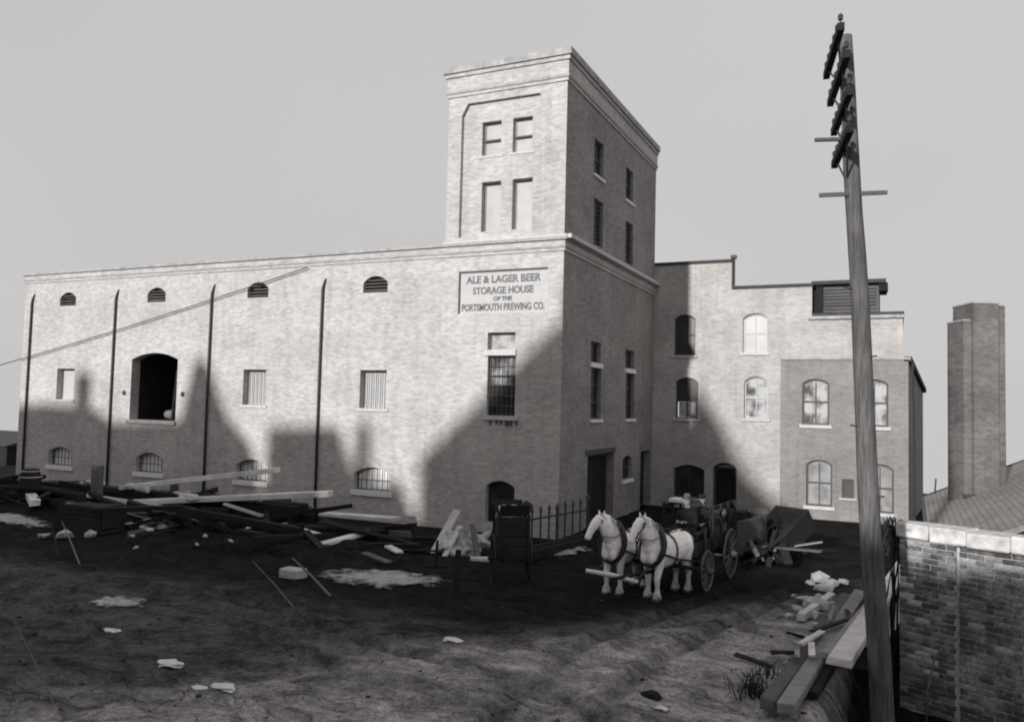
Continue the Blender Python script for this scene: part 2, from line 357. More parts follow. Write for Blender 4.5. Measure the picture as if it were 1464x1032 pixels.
patch(1.25, -1.9, 0.55, 1.5, 3.0, 0.06)
patch(9.05, -14.1, 0.75, 0.5, 4.0, 0.10)
patch(-17.0, -7.3, 2.4, 0.6, 5.0, 0.06)
patch(-22.0, -5.2, 2.6, 0.8, 6.0, 0.10)
# loose clods and grit over the yard
mb = MB()
for i in range(2200):
    x = random.uniform(-9, 10); y = random.uniform(-18.5, -5)
    r = random.uniform(0.006, 0.018) * (2.6 if random.random() < 0.08 else 1)
    mb.lump((x, y, gz(x, y) + r * 0.3), r, i, 1, 0.5, (1.2, 1, 0.7))
tag(mb.build('grit', GROUNDM, None, True), 'loose earth clods and grit strewn over the yard', 'grit', kind='stuff')
# ------------------------------------------------------------------ the storehouse with its tower
def arch_pts(u0, u1, v1, rise, n=10):
    """points along a segmental arch from left to right"""
    if rise <= 0: return [(u0, v1), (u1, v1)]
    w2 = (u1 - u0) / 2; rad = (w2 * w2 + rise * rise) / (2 * rise); cu = (u0 + u1) / 2; cv = v1 - rad
    a = math.asin(min(1, w2 / rad)); return [(cu + rad * math.sin(-a + 2 * a * i / n), cv + rad * math.cos(-a + 2 * a * i / n)) for i in range(n + 1)]
def wall_open(mb, T, u0, u1, v0, v1, ops, depth=0.3):
    """wall face with openings; ops: (u0,u1,v0,v1,rise[,depth]); T maps (u,v,inward)->world"""
    us = sorted({u0, u1} | {o[0] for o in ops} | {o[1] for o in ops}); vs = sorted({v0, v1} | {o[2] for o in ops} | {o[3] for o in ops})
    for a, b in zip(us[:-1], us[1:]):
        for c, d in zip(vs[:-1], vs[1:]):
            m, n = (a + b) / 2, (c + d) / 2
            if not any(o[0] < m < o[1] and o[2] < n < o[3] for o in ops):
                mb.quad(T(a, c, 0), T(b, c, 0), T(b, d, 0), T(a, d, 0))
    for o in ops:
        a, b, c, d, rise = o[:5]; dp = o[5] if len(o) > 5 else depth
        ar = arch_pts(a, b, d, rise); loop = [(a, c)] + ar + [(b, c)]
        for (p, q), (r, s) in zip(loop, loop[1:] + loop[:1]): mb.quad(T(p, q, 0), T(r, s, 0), T(r, s, dp), T(p, q, dp))
        if rise > 0:
            for (p, q), (r, s) in zip(ar[:-1], ar[1:]): mb.quad(T(p, q, 0), T(r, s, 0), T(r, d, 0), T(p, d, 0))
def tbox(mb, T, u0, u1, v0, v1, w0, w1):
    mb.prism([T(u0, v0, w0), T(u1, v0, w0), T(u1, v1, w0), T(u0, v1, w0)], Vector(T(0, 0, w1)) - Vector(T(0, 0, w0))); return mb
def tpanel(mb, T, op, w0, w1):
    a, b, c, d, rise = op[:5]; lp = [(a, c), *arch_pts(a, b, d, rise), (b, c)]
    mb.prism([T(p, q, w0) for p, q in lp], Vector(T(0, 0, w1)) - Vector(T(0, 0, w0))); return mb
def frame_mb(T, op, w0, w1, t=0.07):
    """a window frame following the opening, arched head included"""
    mb = MB(); a, b, c, d, rise = op[:5]; e = 0.004
    o_ = [(a + e, c + e), *[(p, q - e) for p, q in arch_pts(a + e, b - e, d, rise)], (b - e, c + e)]
    i_ = [(a + t, c + t), *[(p, q - t) for p, q in arch_pts(a + t, b - t, d, rise * 0.8 if rise else 0)], (b - t, c + t)]
    n = len(o_)
    for k in range(n):
        k2 = (k + 1) % n
        mb.quad(T(*o_[k], w0), T(*o_[k2], w0), T(*i_[k2], w0), T(*i_[k], w0))
        mb.quad(T(*i_[k], w0), T(*i_[k2], w0), T(*i_[k2], w1), T(*i_[k], w1))
        mb.quad(T(*o_[k], w1), T(*o_[k2], w1), T(*o_[k2], w0), T(*o_[k], w0))
    return mb
def window(par, T, op, frame_mat, pane_mat_, depth=0.3, bars=0, bar_mat=None, rails=0, mull=0, sill=None, frame_t=0.07, hbars=0, lights=None, sill_ext=0.1, sill_out=0.08, sill_h=0.13):
    a, b, c, d, rise = op[:5]
    win = frame_mb(T, op, depth - 0.07, depth - 0.005, frame_t).build('window', frame_mat, par)
    lights = lights or [(op, pane_mat_)]
    for lop, lm in lights: tpanel(MB(), T, lop, depth - 0.02, depth + 0.02).build('pane', lm, win)
    for k in range(rails):
        z = c + (d - c) * (k + 1) / (rails + 1); tbox(MB(), T, a + frame_t, b - frame_t, z - 0.035, z + 0.035, depth - 0.06, depth - 0.022).build('meeting_rail', frame_mat, win)
    for k in range(mull):
        u = a + (b - a) * (k + 1) / (mull + 1); tbox(MB(), T, u - 0.022, u + 0.022, c + frame_t, d - frame_t - rise * 0.3, depth - 0.055, depth - 0.024).build('mullion', frame_mat, win)
    for k in range(bars):
        u = a + (b - a) * (k + 1) / (bars + 1); hi = d - rise * 0.35 if 0 < k < bars - 1 else d - rise * 0.75
        MB().tube([T(u, c, depth - 0.13), T(u, hi, depth - 0.13)], 0.016, 5).build('bar', bar_mat, win)
    for k in range(hbars):
        z = c + (d - c - rise * .5) * (k + 1) / (hbars + 1); MB().tube([T(a, z, depth - 0.13), T(b, z, depth - 0.13)], 0.013, 5).build('cross_bar', bar_mat, win)
    if sill is not None:
        tbox(MB(), T, a - sill_ext, b + sill_ext, c - sill_h, c - 0.004, -sill_out, depth - 0.01).build('sill', sill, win)
    return win

TF = lambda u, v, w_: (u, w_, v)               # front: looks to -y
TS = lambda u, v, w_: (-w_, u, v)              # side of the tower: looks to +x
LX, DEP, ZC, ZT = -27.8, 11.43, 10.13, 16.6
sh = thing('brick_storehouse', 'long brick storehouse with a tall square corner tower and painted wall sign', 'storehouse', (-13.9, 5.7, 0))
B = 5.743; PX = [-10.0 - B * i for i in range(4)]
vent = [(-8.14 - 5.72 * i, -7.04 - 5.72 * i, 8.50, 9.13, 0.26, 0.22) for i in range(4)]
midw = [(u, u + 1.19, 4.15, 5.58, 0, 0.34) for u in (-25.22, -13.89, -8.14)]
loww = [(u, u + 1.62, 1.12, 1.97, 0.24, 0.34) for u in (-25.52, -19.79, -14.07, -8.26)]
bigo = (-20.34, -17.57, 3.36, 6.28, 0.28, 0.45)
tallu = (-2.80, -1.73, 6.31, 6.92, 0, 0.3); talll = (-2.77, -1.69, 4.03, 6.09, 0, 0.22); basw = (-2.72, -1.62, 0.35, 1.80, 0.2, 0.3)
signo = (-4.02, -0.57, 7.60, 9.12, 0, 0.09)
mb = MB(); wall_open(mb, TF, LX, 0, -0.6, ZC - 0.48, vent + midw + loww + [bigo, tallu, talll, basw, signo])
mb.build('front_wall', BRICK, sh)
TX = -4.62
panel = (-4.08, -0.80, 10.34, 15.22)
mb = MB(); ch = 0.42; a, b, c_, d_ = panel; dp = 0.14       # tower front with its sunk panel, upper corners chamfered
wall_open(mb, TF, TX, 0, ZC, 15.5, [(a, b, c_, d_, 0, 0.0)])
lp = [(a, c_), (a, d_ - ch), (a + ch * .55, d_), (b - ch * .55, d_), (b, d_ - ch), (b, c_)]
mb.quad(*[TF(p, q, 0) for p, q in ((a, d_ - ch), (a + ch * .55, d_), (a, d_))]); mb.quad(*[TF(p, q, 0) for p, q in ((b, d_ - ch), (b, d_), (b - ch * .55, d_))])
for (p, q), (r, s) in zip(lp, lp[1:] + lp[:1]): mb.quad(TF(p, q, 0), TF(r, s, 0), TF(r, s, dp), TF(p, q, dp))
tw = [(-3.30, -2.54, 13.27, 14.50, 0, 0.26), (-2.09, -1.33, 13.27, 14.50, 0, 0.26), (-3.26, -2.50, 10.53, 12.32, 0, 0.30), (-2.05, -1.28, 10.53, 12.32, 0, 0.30)]
TP = lambda u, v, w_: (u, w_ + dp, v)
wall_open(mb, TP, a, b, c_, d_, tw)
mb.build('tower_front', BRICK, sh)
side_hi = [(2.85, 3.88, 13.06, 14.42, 0, 0.2), (6.78, 7.8, 13.06, 14.42, 0, 0.2), (2.92, 3.97, 10.45, 12.18, 0, 0.2), (6.84, 7.93, 10.45, 12.18, 0, 0.2)]
side_lo = [(2.86, 4.0, 6.05, 6.83, 0, 0.22), (7.12, 8.36, 6.05, 6.83, 0, 0.22), (2.98, 4.1, 3.96, 5.86, 0, 0.22), (7.3, 8.5, 3.96, 5.86, 0, 0.22), (7.0, 8.28, 1.45, 2.42, 0.15, 0.22)]
door_a = (2.75, 5.85, 0.0, 2.66, 0, 0.4); door_b = (9.62, 11.2, 0.0, 2.52, 0, 0.4)
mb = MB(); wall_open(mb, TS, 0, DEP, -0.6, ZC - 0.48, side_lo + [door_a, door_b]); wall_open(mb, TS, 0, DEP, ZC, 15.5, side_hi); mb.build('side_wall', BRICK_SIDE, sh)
mb = MB(); mb.quad((LX, 0, -.6), (LX, DEP, -.6), (LX, DEP, ZC), (LX, 0, ZC)); mb.quad((LX, DEP, -.6), (0, DEP, -.6), (0, DEP, 15.5), (0, DEP, ZC), (LX, DEP, ZC))
mb.quad((TX, 0, ZC), (TX, DEP, ZC), (TX, DEP, 15.5), (TX, 0, 15.5)); mb.quad((TX, DEP, ZC), (0, DEP, ZC), (0, DEP, 15.5), (TX, DEP, 15.5)); mb.build('back_wall', BRICK, sh)
mb = MB(); mb.box(LX + 0.4, TX - 0.01, 0.4, DEP - 0.02, 9.3, 9.4); mb.box(TX + .1, -.1, .1, DEP - .1, 16.0, 16.1); mb.build('flat_roof', ROOF, sh)
# corbelled cornices: each step its own band running round the corner
def band(x0, x1, z0, z1, pr, m, name, left=False, y1=DEP, th=0.3):
    mb = MB(); l = x0 - (pr if left else 0)
    mb.box(l, x1 + pr, -pr, th, z0, z1); mb.box(x1 - th, x1 + pr, th, y1, z0, z1)
    if left: mb.box(l, x0 + th, th, y1, z0, z1)
    return mb.build(name, m, sh)
band(LX, 0, 9.65, 9.76, 0.05, BRICK, 'corbel_course', True)
band(LX, 0, 9.76, 9.83, 0.09, BAND, 'corbel_course', True)
band(LX, 0, 9.83, 10.02, 0.06, BRICK, 'frieze', True)
band(LX, 0, 10.02, ZC, 0.15, BAND, 'cornice_cap', True)
band(TX, 0, 15.5, 15.62, 0.05, BRICK, 'corbel_course', True)
band(TX, 0, 15.62, 15.72, 0.09, BAND, 'corbel_course', True)
band(TX, 0, 15.72, 16.22, 0.06, BRICK, 'frieze', True)
band(TX, 0, 16.22, 16.36, 0.12, BRICK, 'corbel_course', True)
band(TX, 0, 16.36, ZT, 0.19, BAND, 'cornice_cap', True)
# stone string course on the side of the tower, whitened on top
MB().box(0.152, 0.3, -0.1, DEP, 10.06, 10.2).build('string_course', STONE, sh)
MB().box(TX - 0.05, 0.14, -0.12, -0.004, ZC + 0.003, ZC + 0.07).build('ledge', STONE, sh)
for o in vent:
    a, b, c_, d_ = o[:4]; wn = frame_mb(TF, o, 0.1, 0.16, 0.04).build('louvre_vent', IRON, sh)
    tpanel(MB(), TF, o, 0.20, 0.22).build('backing', DARK, wn)
    for k in range(4):
        z = c_ + 0.08 + k * 0.125; tbox(MB(), TF, a + 0.05 + .1 * (k == 3), b - 0.05 - .1 * (k == 3), z, z + 0.035, 0.07, 0.17).build('slat', W_MID, wn)
for i, o in enumerate(midw): window(sh, TF, o, WHITE, WHITE, 0.34, bars=0 if i == 0 else 5, bar_mat=W_MID, sill=STONE, frame_t=0.04, sill_h=0.1, sill_out=0.05)
for o in loww: window(sh, TF, o, PAINT, PANEL_SHADED, 0.30, bars=6, bar_mat=IRON, sill=SILL_SHADED, frame_t=0.03, hbars=1, sill_h=0.2)
for o in tw[:2]: window(sh, TP, o, PALEPANE, PALEPANE, 0.26, rails=0, sill=STONE, frame_t=0.05, sill_h=0.08, sill_out=0.03); 
for o in tw[:2]: tbox(MB(), TP, o[0] + .02, o[1], 13.82, 13.88, 0.13, 0.25).build('meeting_rail', PAINT, sh)
for o in tw[2:]: window(sh, TP, o, PALEPANE, PALEPANE, 0.30, frame_t=0.05)
window(sh, TF, tallu, PALEPANE, BLOTCH, 0.3, sill=STONE, frame_t=0.05, sill_h=0.2, sill_ext=0.06)
window(sh, TF, talll, PAINT, DARKPANE, 0.22, bars=5, bar_mat=W_MID, rails=2, sill=STONE, frame_t=0.06, hbars=5, sill_h=0.15, sill_ext=0.14,
       lights=[((talll[0], talll[1], 4.03, 5.1, 0), DARKPANE), ((talll[0], talll[1], 5.1, 6.09, 0), BLOTCH)])
window(sh, TF, basw, PAINT, DARKPANE, 0.3, frame_t=0.06)
for k, (u, h) in enumerate(((-2.62, .16), (-2.38, .12), (-2.22, .13), (-2.02, .17), (-1.82, .17), (-1.62, .15))):
    tbox(MB(), TF, u, u + (0.05 if k != 3 else 0.13), 3.86 - h, 3.86, -0.05, 0.02).build('bracket', PAINT, sh)
for o in side_hi[:2]: window(sh, TS, o, PAINT, DARKPANE, 0.2, rails=1, mull=1, sill=SILL_SHADED, sill_h=0.1)
for o in side_hi[2:]: window(sh, TS, o, PAINT, DARKPANE, 0.2, hbars=9, bar_mat=W_MID)
for o in side_lo[:2]: window(sh, TS, o, PAINT, DARKPANE, 0.22, sill=SILL_SHADED, sill_h=0.18)
for o in side_lo[2:4]: window(sh, TS, o, PAINT, DARKPANE, 0.22, rails=2, mull=1, sill=SILL_SHADED, sill_h=0.12)
window(sh, TS, side_lo[4], PAINT, DARKPANE, 0.22, rails=1, sill=SILL_SHADED, sill_h=0.15)
for o in (door_a, door_b):
    dr = frame_mb(TS, o, 0.3, 0.39, 0.12).build('door', PAINT, sh); n = 8 if o is door_a else 4; w_ = (o[1] - o[0] - 0.24) / n
    for k in range(n): tbox(MB(), TS, o[0] + .12 + k * w_ + .008, o[0] + .12 + (k + 1) * w_ - .008, 0.02, o[3] - .13, 0.33, 0.37).build('plank', W_DARK, dr)
    if o is door_a: tbox(MB(), TS, o[0] - .25, o[1] + .12, 2.66, 2.84, -0.03, 0.02).build('lintel', PAINT, sh)
# the loading opening and what lies inside it
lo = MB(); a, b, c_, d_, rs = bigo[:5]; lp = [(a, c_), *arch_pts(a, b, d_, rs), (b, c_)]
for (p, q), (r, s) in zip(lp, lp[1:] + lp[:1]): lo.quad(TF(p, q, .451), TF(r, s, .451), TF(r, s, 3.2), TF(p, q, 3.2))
lo.quad(*[TF(p, q, 3.2) for p, q in lp]); lo = lo.build('loading_opening', DARK, sh)  # near-black colour paints in the darkness of the room inside
tbox(MB(), TF, a - .12, b + .06, c_ - .16, c_ - .005, -0.1, .44).build('sill', BAND, lo)
MB().tube([(-18.9, 0.75, 3.62), (-18.55, .75, 3.62), (-18.2, .75, 3.62)], [.17, .22, .17], 12).build('cask', W_MID, lo, True)
MB().beam((-18.3, .5, 3.4), (-18.15, .55, 5.6), .09, .09).build('post', W_DARK, lo)
for u in (-20.72, -17.2): MB().tube([(u, -.03, 4.52), (u, .02, 4.52)], 0.11, 10).build('tie_plate', IRON, sh)
for i, x in enumerate(PX):      # iron rainwater pipes with a bent head
    dpipe = MB().tube([(x + .1, 0.02, 9.12), (x + .05, -.04, 8.95), (x, -.065, 8.72), (x - .01, -.065, 4.5), (x + .02, -.065, -.02)], [.05, .05, .052, .052, .052], 8).build('rainwater_pipe', IRON, sh, True)
    for z in (2.2, 4.6, 6.9): MB().ring((x, -.065, z), (0, 0, 1), .056, .018, 12, 5).build('collar', IRON, dpipe)
# painted sign, sunk into the wall
sg = tbox(MB(), TF, signo[0], signo[1], signo[2], signo[3], 0.06, 0.088).build('sign_board', SIGNW, sh)
tbox(MB(), TF, signo[0] + .004, signo[0] + .05, signo[2], signo[3] - .05, 0.02, 0.058).build('sign_recess_shade', PAINT, sg)  # dark strips paint the sunk panel's shade at left and top
tbox(MB(), TF, signo[0] + .004, signo[1] - .004, signo[3] - .055, signo[3] - .006, 0.012, 0.059).build('sign_recess_shade', PAINT, sg)
def text_mesh(body, size, x, z, width):
    cu = bpy.data.curves.new('t', 'FONT'); cu.body = body; cu.size = size; cu.align_x = 'CENTER'; cu.extrude = 0.004; cu.offset = 0.012
    o = bpy.data.objects.new('t', cu); col.objects.link(o); dg = bpy.context.evaluated_depsgraph_get()
    me = bpy.data.meshes.new_from_object(o.evaluated_get(dg)); bpy.data.objects.remove(o)
    xs_ = [v.co.x for v in me.vertices]; k = width / (max(xs_) - min(xs_)); c0 = (max(xs_) + min(xs_)) / 2
    t = MB(); t.v = [Vector((x + (v.co.x - c0) * k, 0.052 - v.co.z, z + v.co.y)) for v in me.vertices]; t.f = [list(p.vertices) for p in me.polygons]
    bpy.data.meshes.remove(me); return t
for body, sz, z, wd in (('ALE & LAGER BEER', 0.36, 8.68, 2.9), ('STORAGE HOUSE', 0.34, 8.29, 2.35), ('OF THE', 0.19, 8.05, 0.72), ('PORTSMOUTH BREWING CO.', 0.34, 7.70, 3.2)):
    text_mesh(body, sz, -2.29, z, wd).build('lettering', LETTER, sg)

# ------------------------------------------------------------------ the wing behind the tower
wg = thing('brick_wing', 'stepped brick wing joined to the back of the tower, arched windows', 'brick wing', (5.2, 14, 0))
TW = lambda u, v, w_: (u, DEP + w_, v)
steps = [(0.0, 3.52, 11.02), (3.52, 6.9, 9.80), (6.9, 10.4, 8.50)]
wops = [(0.97, 1.93, 6.86, 8.72, 0.2, 0.2), (4.03, 5.07, 6.96, 8.70, 0.22, 0.2), (1.07, 2.09, 4.0, 5.85, 0.22, 0.2), (4.11, 5.12, 4.08, 5.92, 0.22, 0.2), (1.02, 2.41, 0.45, 1.92, 0.2, 0.25), (2.79, 3.82, 0.0, 2.1, 0.22, 0.3)]
mb = MB()
wall_open(mb, TW, 0.0, 6.9, -.6, 9.80, wops); wall_open(mb, TW, 0.0, 3.52, 9.80, 11.02, []); wall_open(mb, TW, 6.9, 10.4, -.6, 8.50, [])
mb.build('front_wall', BRICK_WING, wg)
mb = MB()
for x0, x1, zt in ((0.0, 6.9, 9.8), (6.9, 10.4, 8.5)): mb.quad((x1, DEP, -.6), (x1, 19, -.6), (x1, 19, zt), (x1, DEP, zt)); mb.quad((x0, 19, -.6), (x1, 19, -.6), (x1, 19, zt), (x0, 19, zt))
MB().box(0.02, 3.515, DEP + .004, DEP + .4, 9.94, 11.015).build('parapet', BRICK_WING, wg)
mb.build('back_wall', BRICK_WING, wg)
for x0, x1, zt in steps:
    MB().box(x0 + .02, x1 + .06, DEP - .07 if zt > 11 else DEP + (.405 if x0 == 0 else -.07), DEP + .45 if zt > 11 else 19, zt, zt + .13).build('roof_slab', ROOF, wg)
MB().tube([(3.62, DEP - .06, 9.95), (3.62, DEP - .06, 11.16)], .06, 8).build('vent_pipe', IRON, wg)
MB().box(3.50, 3.74, DEP - .2, DEP + .05, 11.16, 11.3).build('pipe_head', IRON, wg)
wlit = pane_mat('sunlit_blind', 0.26, 0.33, 0.3, 1.2)
for o, pm, rl in ((wops[0], DARKPANE, 1), (wops[1], wlit, 1), (wops[2], DARKPANE, 1), (wops[3], BLOTCH, 1), (wops[4], DARKPANE, 0)):
    dk = pm is DARKPANE; lights = None
    if o is wops[2]: lights = [((o[0], o[1], 4.75, 5.85, .22), DARKPANE), ((o[0] + .12, o[1] - .12, 4.08, 4.74, 0), BLOTCH)]
    window(wg, TW, o, PAINT if dk else PALEPANE, pm, o[5], rails=rl, mull=1, sill=STONE, sill_h=.11, lights=lights)
o = wops[5]; dr = frame_mb(TW, o, .2, .29, .1).build('door', PAINT, wg)
for k in range(5): tbox(MB(), TW, o[0] + .1 + k * .165, o[0] + .26 + k * .165, .02, 1.86, .24, .28).build('plank', W_DARK, dr)
# louvred monitor on the lowest roof
mo = MB().box(7.05, 9.5, 12.0, 15.5, 8.62, 9.9).build('roof_monitor', PAINT, wg)
for k in range(8): MB().beam((7.15, 11.96, 8.74 + k * .14), (9.4, 11.96, 8.74 + k * .14), .09, .025, (0, -.6, .8)).build('louvre', W_MID, mo)
MB().box(6.85, 9.78, 11.7, 15.8, 9.905, 10.06).build('monitor_roof', ROOF, mo)
MB().box(6.88, 7.3, 11.85, 11.99, 8.6, 9.9).build('corner_board', DARK, mo); MB().box(9.5, 9.85, 11.8, 12.4, 9.55, 9.9).build('eave_bracket', DARK, mo)
MB().box(6.75, 10.5, 11.30, 11.36, 8.37, 8.5).build('gutter', BAND, wg)

# ------------------------------------------------------------------ the darker annex in front of the wing
an = thing('brick_annex', 'dark low two storey brick annex with arched sash windows behind the pole', 'brick annex', (8.2, 12, 0))
TA = lambda u, v, w_: (u, 10.9 + w_, v)
aops = [(6.58, 7.64, 3.9, 5.82, .2, .16), (8.84, 9.87, 3.9, 5.82, .2, .16), (6.75, 7.77, .55, 2.46, .2, .16), (9.05, 10.07, .45, 2.4, .2, .16), (8.14, 8.6, .95, 1.72, 0, .16)]
mb = MB(); wall_open(mb, TA, 5.7, 10.6, -.6, 6.62, aops); mb.build('front_wall', BRICK_ANNEX, an)
mb = MB(); mb.quad((10.6, 10.9, -.6), (11.35, 19, -1), (11.35, 19, 5.6), (10.6, 10.9, 6.62)); mb.build('side_wall', BRICK_ANNEX, an); MB().quad((5.7, 10.9, -.6), (5.7, 11.42, -.6), (5.7, 11.42, 6.62), (5.7, 10.9, 6.62)).build('return_wall', BRICK_ANNEX, an)
mb = MB(); mb.prism([(5.66, 10.84, 6.62), (10.68, 10.84, 6.62), (10.68, 11.3, 6.62), (5.66, 11.3, 6.62)], (0, 0, .09)); mb.build('coping', BAND, an)
mb = MB(); mb.prism([(10.45, 10.9, 6.55), (10.72, 10.9, 6.55), (11.5, 19, 5.5), (11.2, 19, 5.5)], (0, 0, .2)); mb.build('eave', ROOF, an)
MB().tube([(10.75, 10.95, 6.5), (10.82, 11.3, 3), (10.82, 11.3, -.2)], .05, 6).build('rainwater_pipe', IRON, an)
for k, o in enumerate(aops[:4]):
    window(an, TA, o, PAINT, BLOTCH if k < 2 else CURTAIN, .16, rails=1, mull=1, sill=STONE, sill_h=.14)
window(an, TA, aops[4], PAINT, DARKPANE, .16, sill=STONE, sill_h=.07)
# ------------------------------------------------------------------ houses across the street (behind the photographer); the low sun throws their roofs on the storehouse
K = 36.0; SX, SZ = -0.145 * K, 0.29 * K        # shift from the storehouse front to the house fronts
def shade_house(label, outline, depth, chims=()):
    """outline: gable or eaves front as (x, z) pairs"""
    pts = [(x + SX, -K, z + SZ) for x, z in outline]; x0 = min(p[0] for p in pts); x1 = max(p[0] for p in pts)
    t = thing('town_house', label, 'house', ((x0 + x1) / 2, -K - depth / 2, 0))
    base = [(x0, -K, -.3)] + pts + [(x1, -K, -.3)]
    MB().prism(base, (0, -depth, 0)).build('wall', BRICK_ANNEX, t)
    mb = MB()
    for p, q in zip(pts[:-1], pts[1:]):
        if abs(q[0] - p[0]) > 0.3: mb.beam(Vector(p) + Vector((0, .15, .06)), Vector(q) + Vector((0, .15, .06)), .4, .12)
    mb.build('roof_edge', ROOF, t)
    for x, w_, zt, zb in chims: MB().box(x + SX - w_ / 2, x + SX + w_ / 2, -K - 1.2, -K - .3, zb + SZ, zt + SZ + .1).build('chimney', BRICK_CHIM, t)
    for zz in (1.2, 4.4, 7.6):
        for k in range(3):
            xx = x0 + (x1 - x0) * (k + .7) / 3.4; MB().box(xx, xx + .9, -K + .003, -K + .05, zz, zz + 1.6).build('window', DARKPANE, t)
    return t
shade_house('tall gabled brick house across the street', [(-5.4, 2.1), (-0.02, 7.05), (0.05, 8.5), (0.25, 8.75), (1.75, 6.6), (1.70, 5.65), (5.6, 1.9)], 9)
shade_house('flat roofed brick house across the street', [(-12.5, 3.1), (-9.0, 3.25)], 9)
shade_house('narrow low brick house with one chimney across the street', [(-8.55, 1.3), (-6.1, 1.3)], 7, ((-8.0, .55, 3.55, 1.2),))
shade_house('brick house with a steep end and two stacks across the street', [(-31, 3.3), (-26, 3.75), (-22.6, 3.6), (-21.5, 3.0), (-17.2, 3.2), (-16.5, 5.8), (-15.9, 5.7), (-14.7, 3.5), (-13.35, 2.4)], 9, ((-23.5, .9, 5.4, 3.2),))

shade_house('unseen low flat roofed brick block added across the street for shade', [(5.75, -.95), (24.0, -1.1)], 8)  # unseen block, widened to keep the whole foreground in shade

# ------------------------------------------------------------------ telegraph pole
pl = thing('telegraph_pole', 'tall weathered leaning wooden telegraph pole with stacked crossarms', 'telegraph pole', (9.94, -10.94, -1.0))
pb, pt = Vector((9.94, -10.94, -1.25)), Vector((9.36, -11.45, 10.5)); pts = []; rad = []
for i in range(25):
    t = i / 24; p = pb.lerp(pt, t); pts.append(p + Vector((noise.noise(Vector((t * 4, 1, 0))) * .035, noise.noise(Vector((t * 4, 5, 0))) * .03, 0))); rad.append(0.185 - 0.075 * t + .008 * noise.noise(Vector((t * 14, 0, 0))))
MB().tube(pts, rad, 16).build('post', W_POLE, pl, True)
ad = Vector((-0.18, 0.983, 0)).normalized()
for c0, ln in (((9.19, -11.54, 10.22), 1.9), ((9.26, -11.5, 9.77), 2.05), ((9.31, -11.48, 9.23), 1.9), ((9.32, -11.48, 8.66), 1.9)):
    c0 = Vector(c0) + Vector((-.0, 0, 0)); t = (c0.z - pb.z) / (pt.z - pb.z); ax = pb.lerp(pt, t)
    c0.x = min(c0.x, ax.x - .10)
    arm = MB().beam(c0 - ad * ln / 2, c0 + ad * ln / 2, .10, .12).build('crossarm', W_DARK, pl)
    for k in range(6):
        q = c0 + ad * ln * (-.46 + .92 * k / 5); MB().tube([q + Vector((0, 0, .06)), q + Vector((0, 0, .12)), q + Vector((0, 0, .13)), q + Vector((0, 0, .2)), q + Vector((0, 0, .23))], [.012, .012, .036, .04, .012], 8).build('insulator', IRON, arm)
    for s in (-.6, .6): MB().beam(c0 + ad * s - Vector((0, 0, .05)), ax + Vector((-.05, 0, -.55)), .03, .012).build('brace', IRON, arm)
MB().beam((9.0, -11.63, 7.88), (9.98, -11.18, 7.95), .05, .06).build('guy_bar', W_MID, pl)
MB().beam((8.93, -11.66, 8.78), (9.33, -11.48, 8.80), .06, .05).build('bracket', W_MID, pl)
for z, sd_ in ((3.1, 1), (4.2, -1), (5.3, 1), (6.4, -1)):
    t = (z - pb.z) / (pt.z - pb.z); ax = pb.lerp(pt, t); MB().tube([ax + Vector((sd_ * .1, -.08, 0)), ax + Vector((sd_ * .22, -.12, .02))], .014, 6).build('step', IRON, pl)

# ------------------------------------------------------------------ near brick wall, brick by brick
A_, B_ = Vector((10.22, -8.03, 0)), Vector((12.62, -9.353, 0)); tw_ = (B_ - A_).normalized(); nw = Vector((-tw_.y, tw_.x, 0)); nw = -nw if nw.y > 0 else nw
nwl = thing('yard_wall', 'rough brick yard wall with a thick pale limed coping beside the pole', 'brick wall', (11.4, -8.5, -1.15))
LW = (B_ - A_).length; PIER = 1.03
def wpt(s, z, o): p = A_ + tw_ * s + nw * o; return Vector((p.x, p.y, z))
def wbox(mb, s0, s1, z0, z1, o0, o1): mb.prism([wpt(s0, z0, o0), wpt(s1, z0, o0), wpt(s1, z1, o0), wpt(s0, z1, o0)], nw * (o1 - o0)); return mb
core = wbox(MB(), 0.012, LW, -1.3, 2.08, -0.34, -0.0); core = core.build('mortar_core', MORTAR, nwl)
wbox(MB(), 0.012, PIER - .012, -1.3, 2.08, 0.002, 0.10).build('pier_core', MORTAR, nwl)
bl, bhh = 0.29, 0.100; proto = []
for k in range(4):
    mb = MB(); mb.box(-.14, .14, 0, .06, -.043, .043)
    bm = bmesh.new(); me = mb.mesh('brick'); bm.from_mesh(me); bmesh.ops.bevel(bm, geom=list(bm.edges), offset=.007, segments=1, affect='EDGES')
    for v in bm.verts: v.co += Vector((noise.noise(v.co * 9 + Vector((k * 5, 0, 0))), noise.noise(v.co * 9 + Vector((0, k * 5, 0))), noise.noise(v.co * 9 + Vector((0, 0, k * 5))))) * .008
    bm.to_mesh(me); bm.free(); me.materials.append(BRICKFACE); proto.append(me)
rows = 32; ang = math.atan2(tw_.y, tw_.x); nb = 0
def put_brick(s, z, off, scx):
    global nb
    o = bpy.data.objects.new('brick', proto[nb % 4]); col.objects.link(o); o.parent = nwl; nb += 1
    p = wpt(s, z, off + random.uniform(-.05, -.038)); o.location = p - nwl.location; o.rotation_euler = (random.uniform(-.02, .02), random.uniform(-.012, .012), ang + math.pi + random.uniform(-.02, .02)); o.scale = (scx, 1, 1)
for r in range(rows):
    z = 2.03 - bhh * r
    for s0, s1, off in ((0.0, PIER, 0.10), (PIER + .02, LW, 0.0)):
        st = s0 - (bl / 2 if r % 2 else 0)
        while st < s1 - .04:
            a, b = max(st, s0), min(st + bl, s1); 
            if b - a > .06: put_brick((a + b) / 2, z, off, (b - a - .012) / .28)
            st += bl
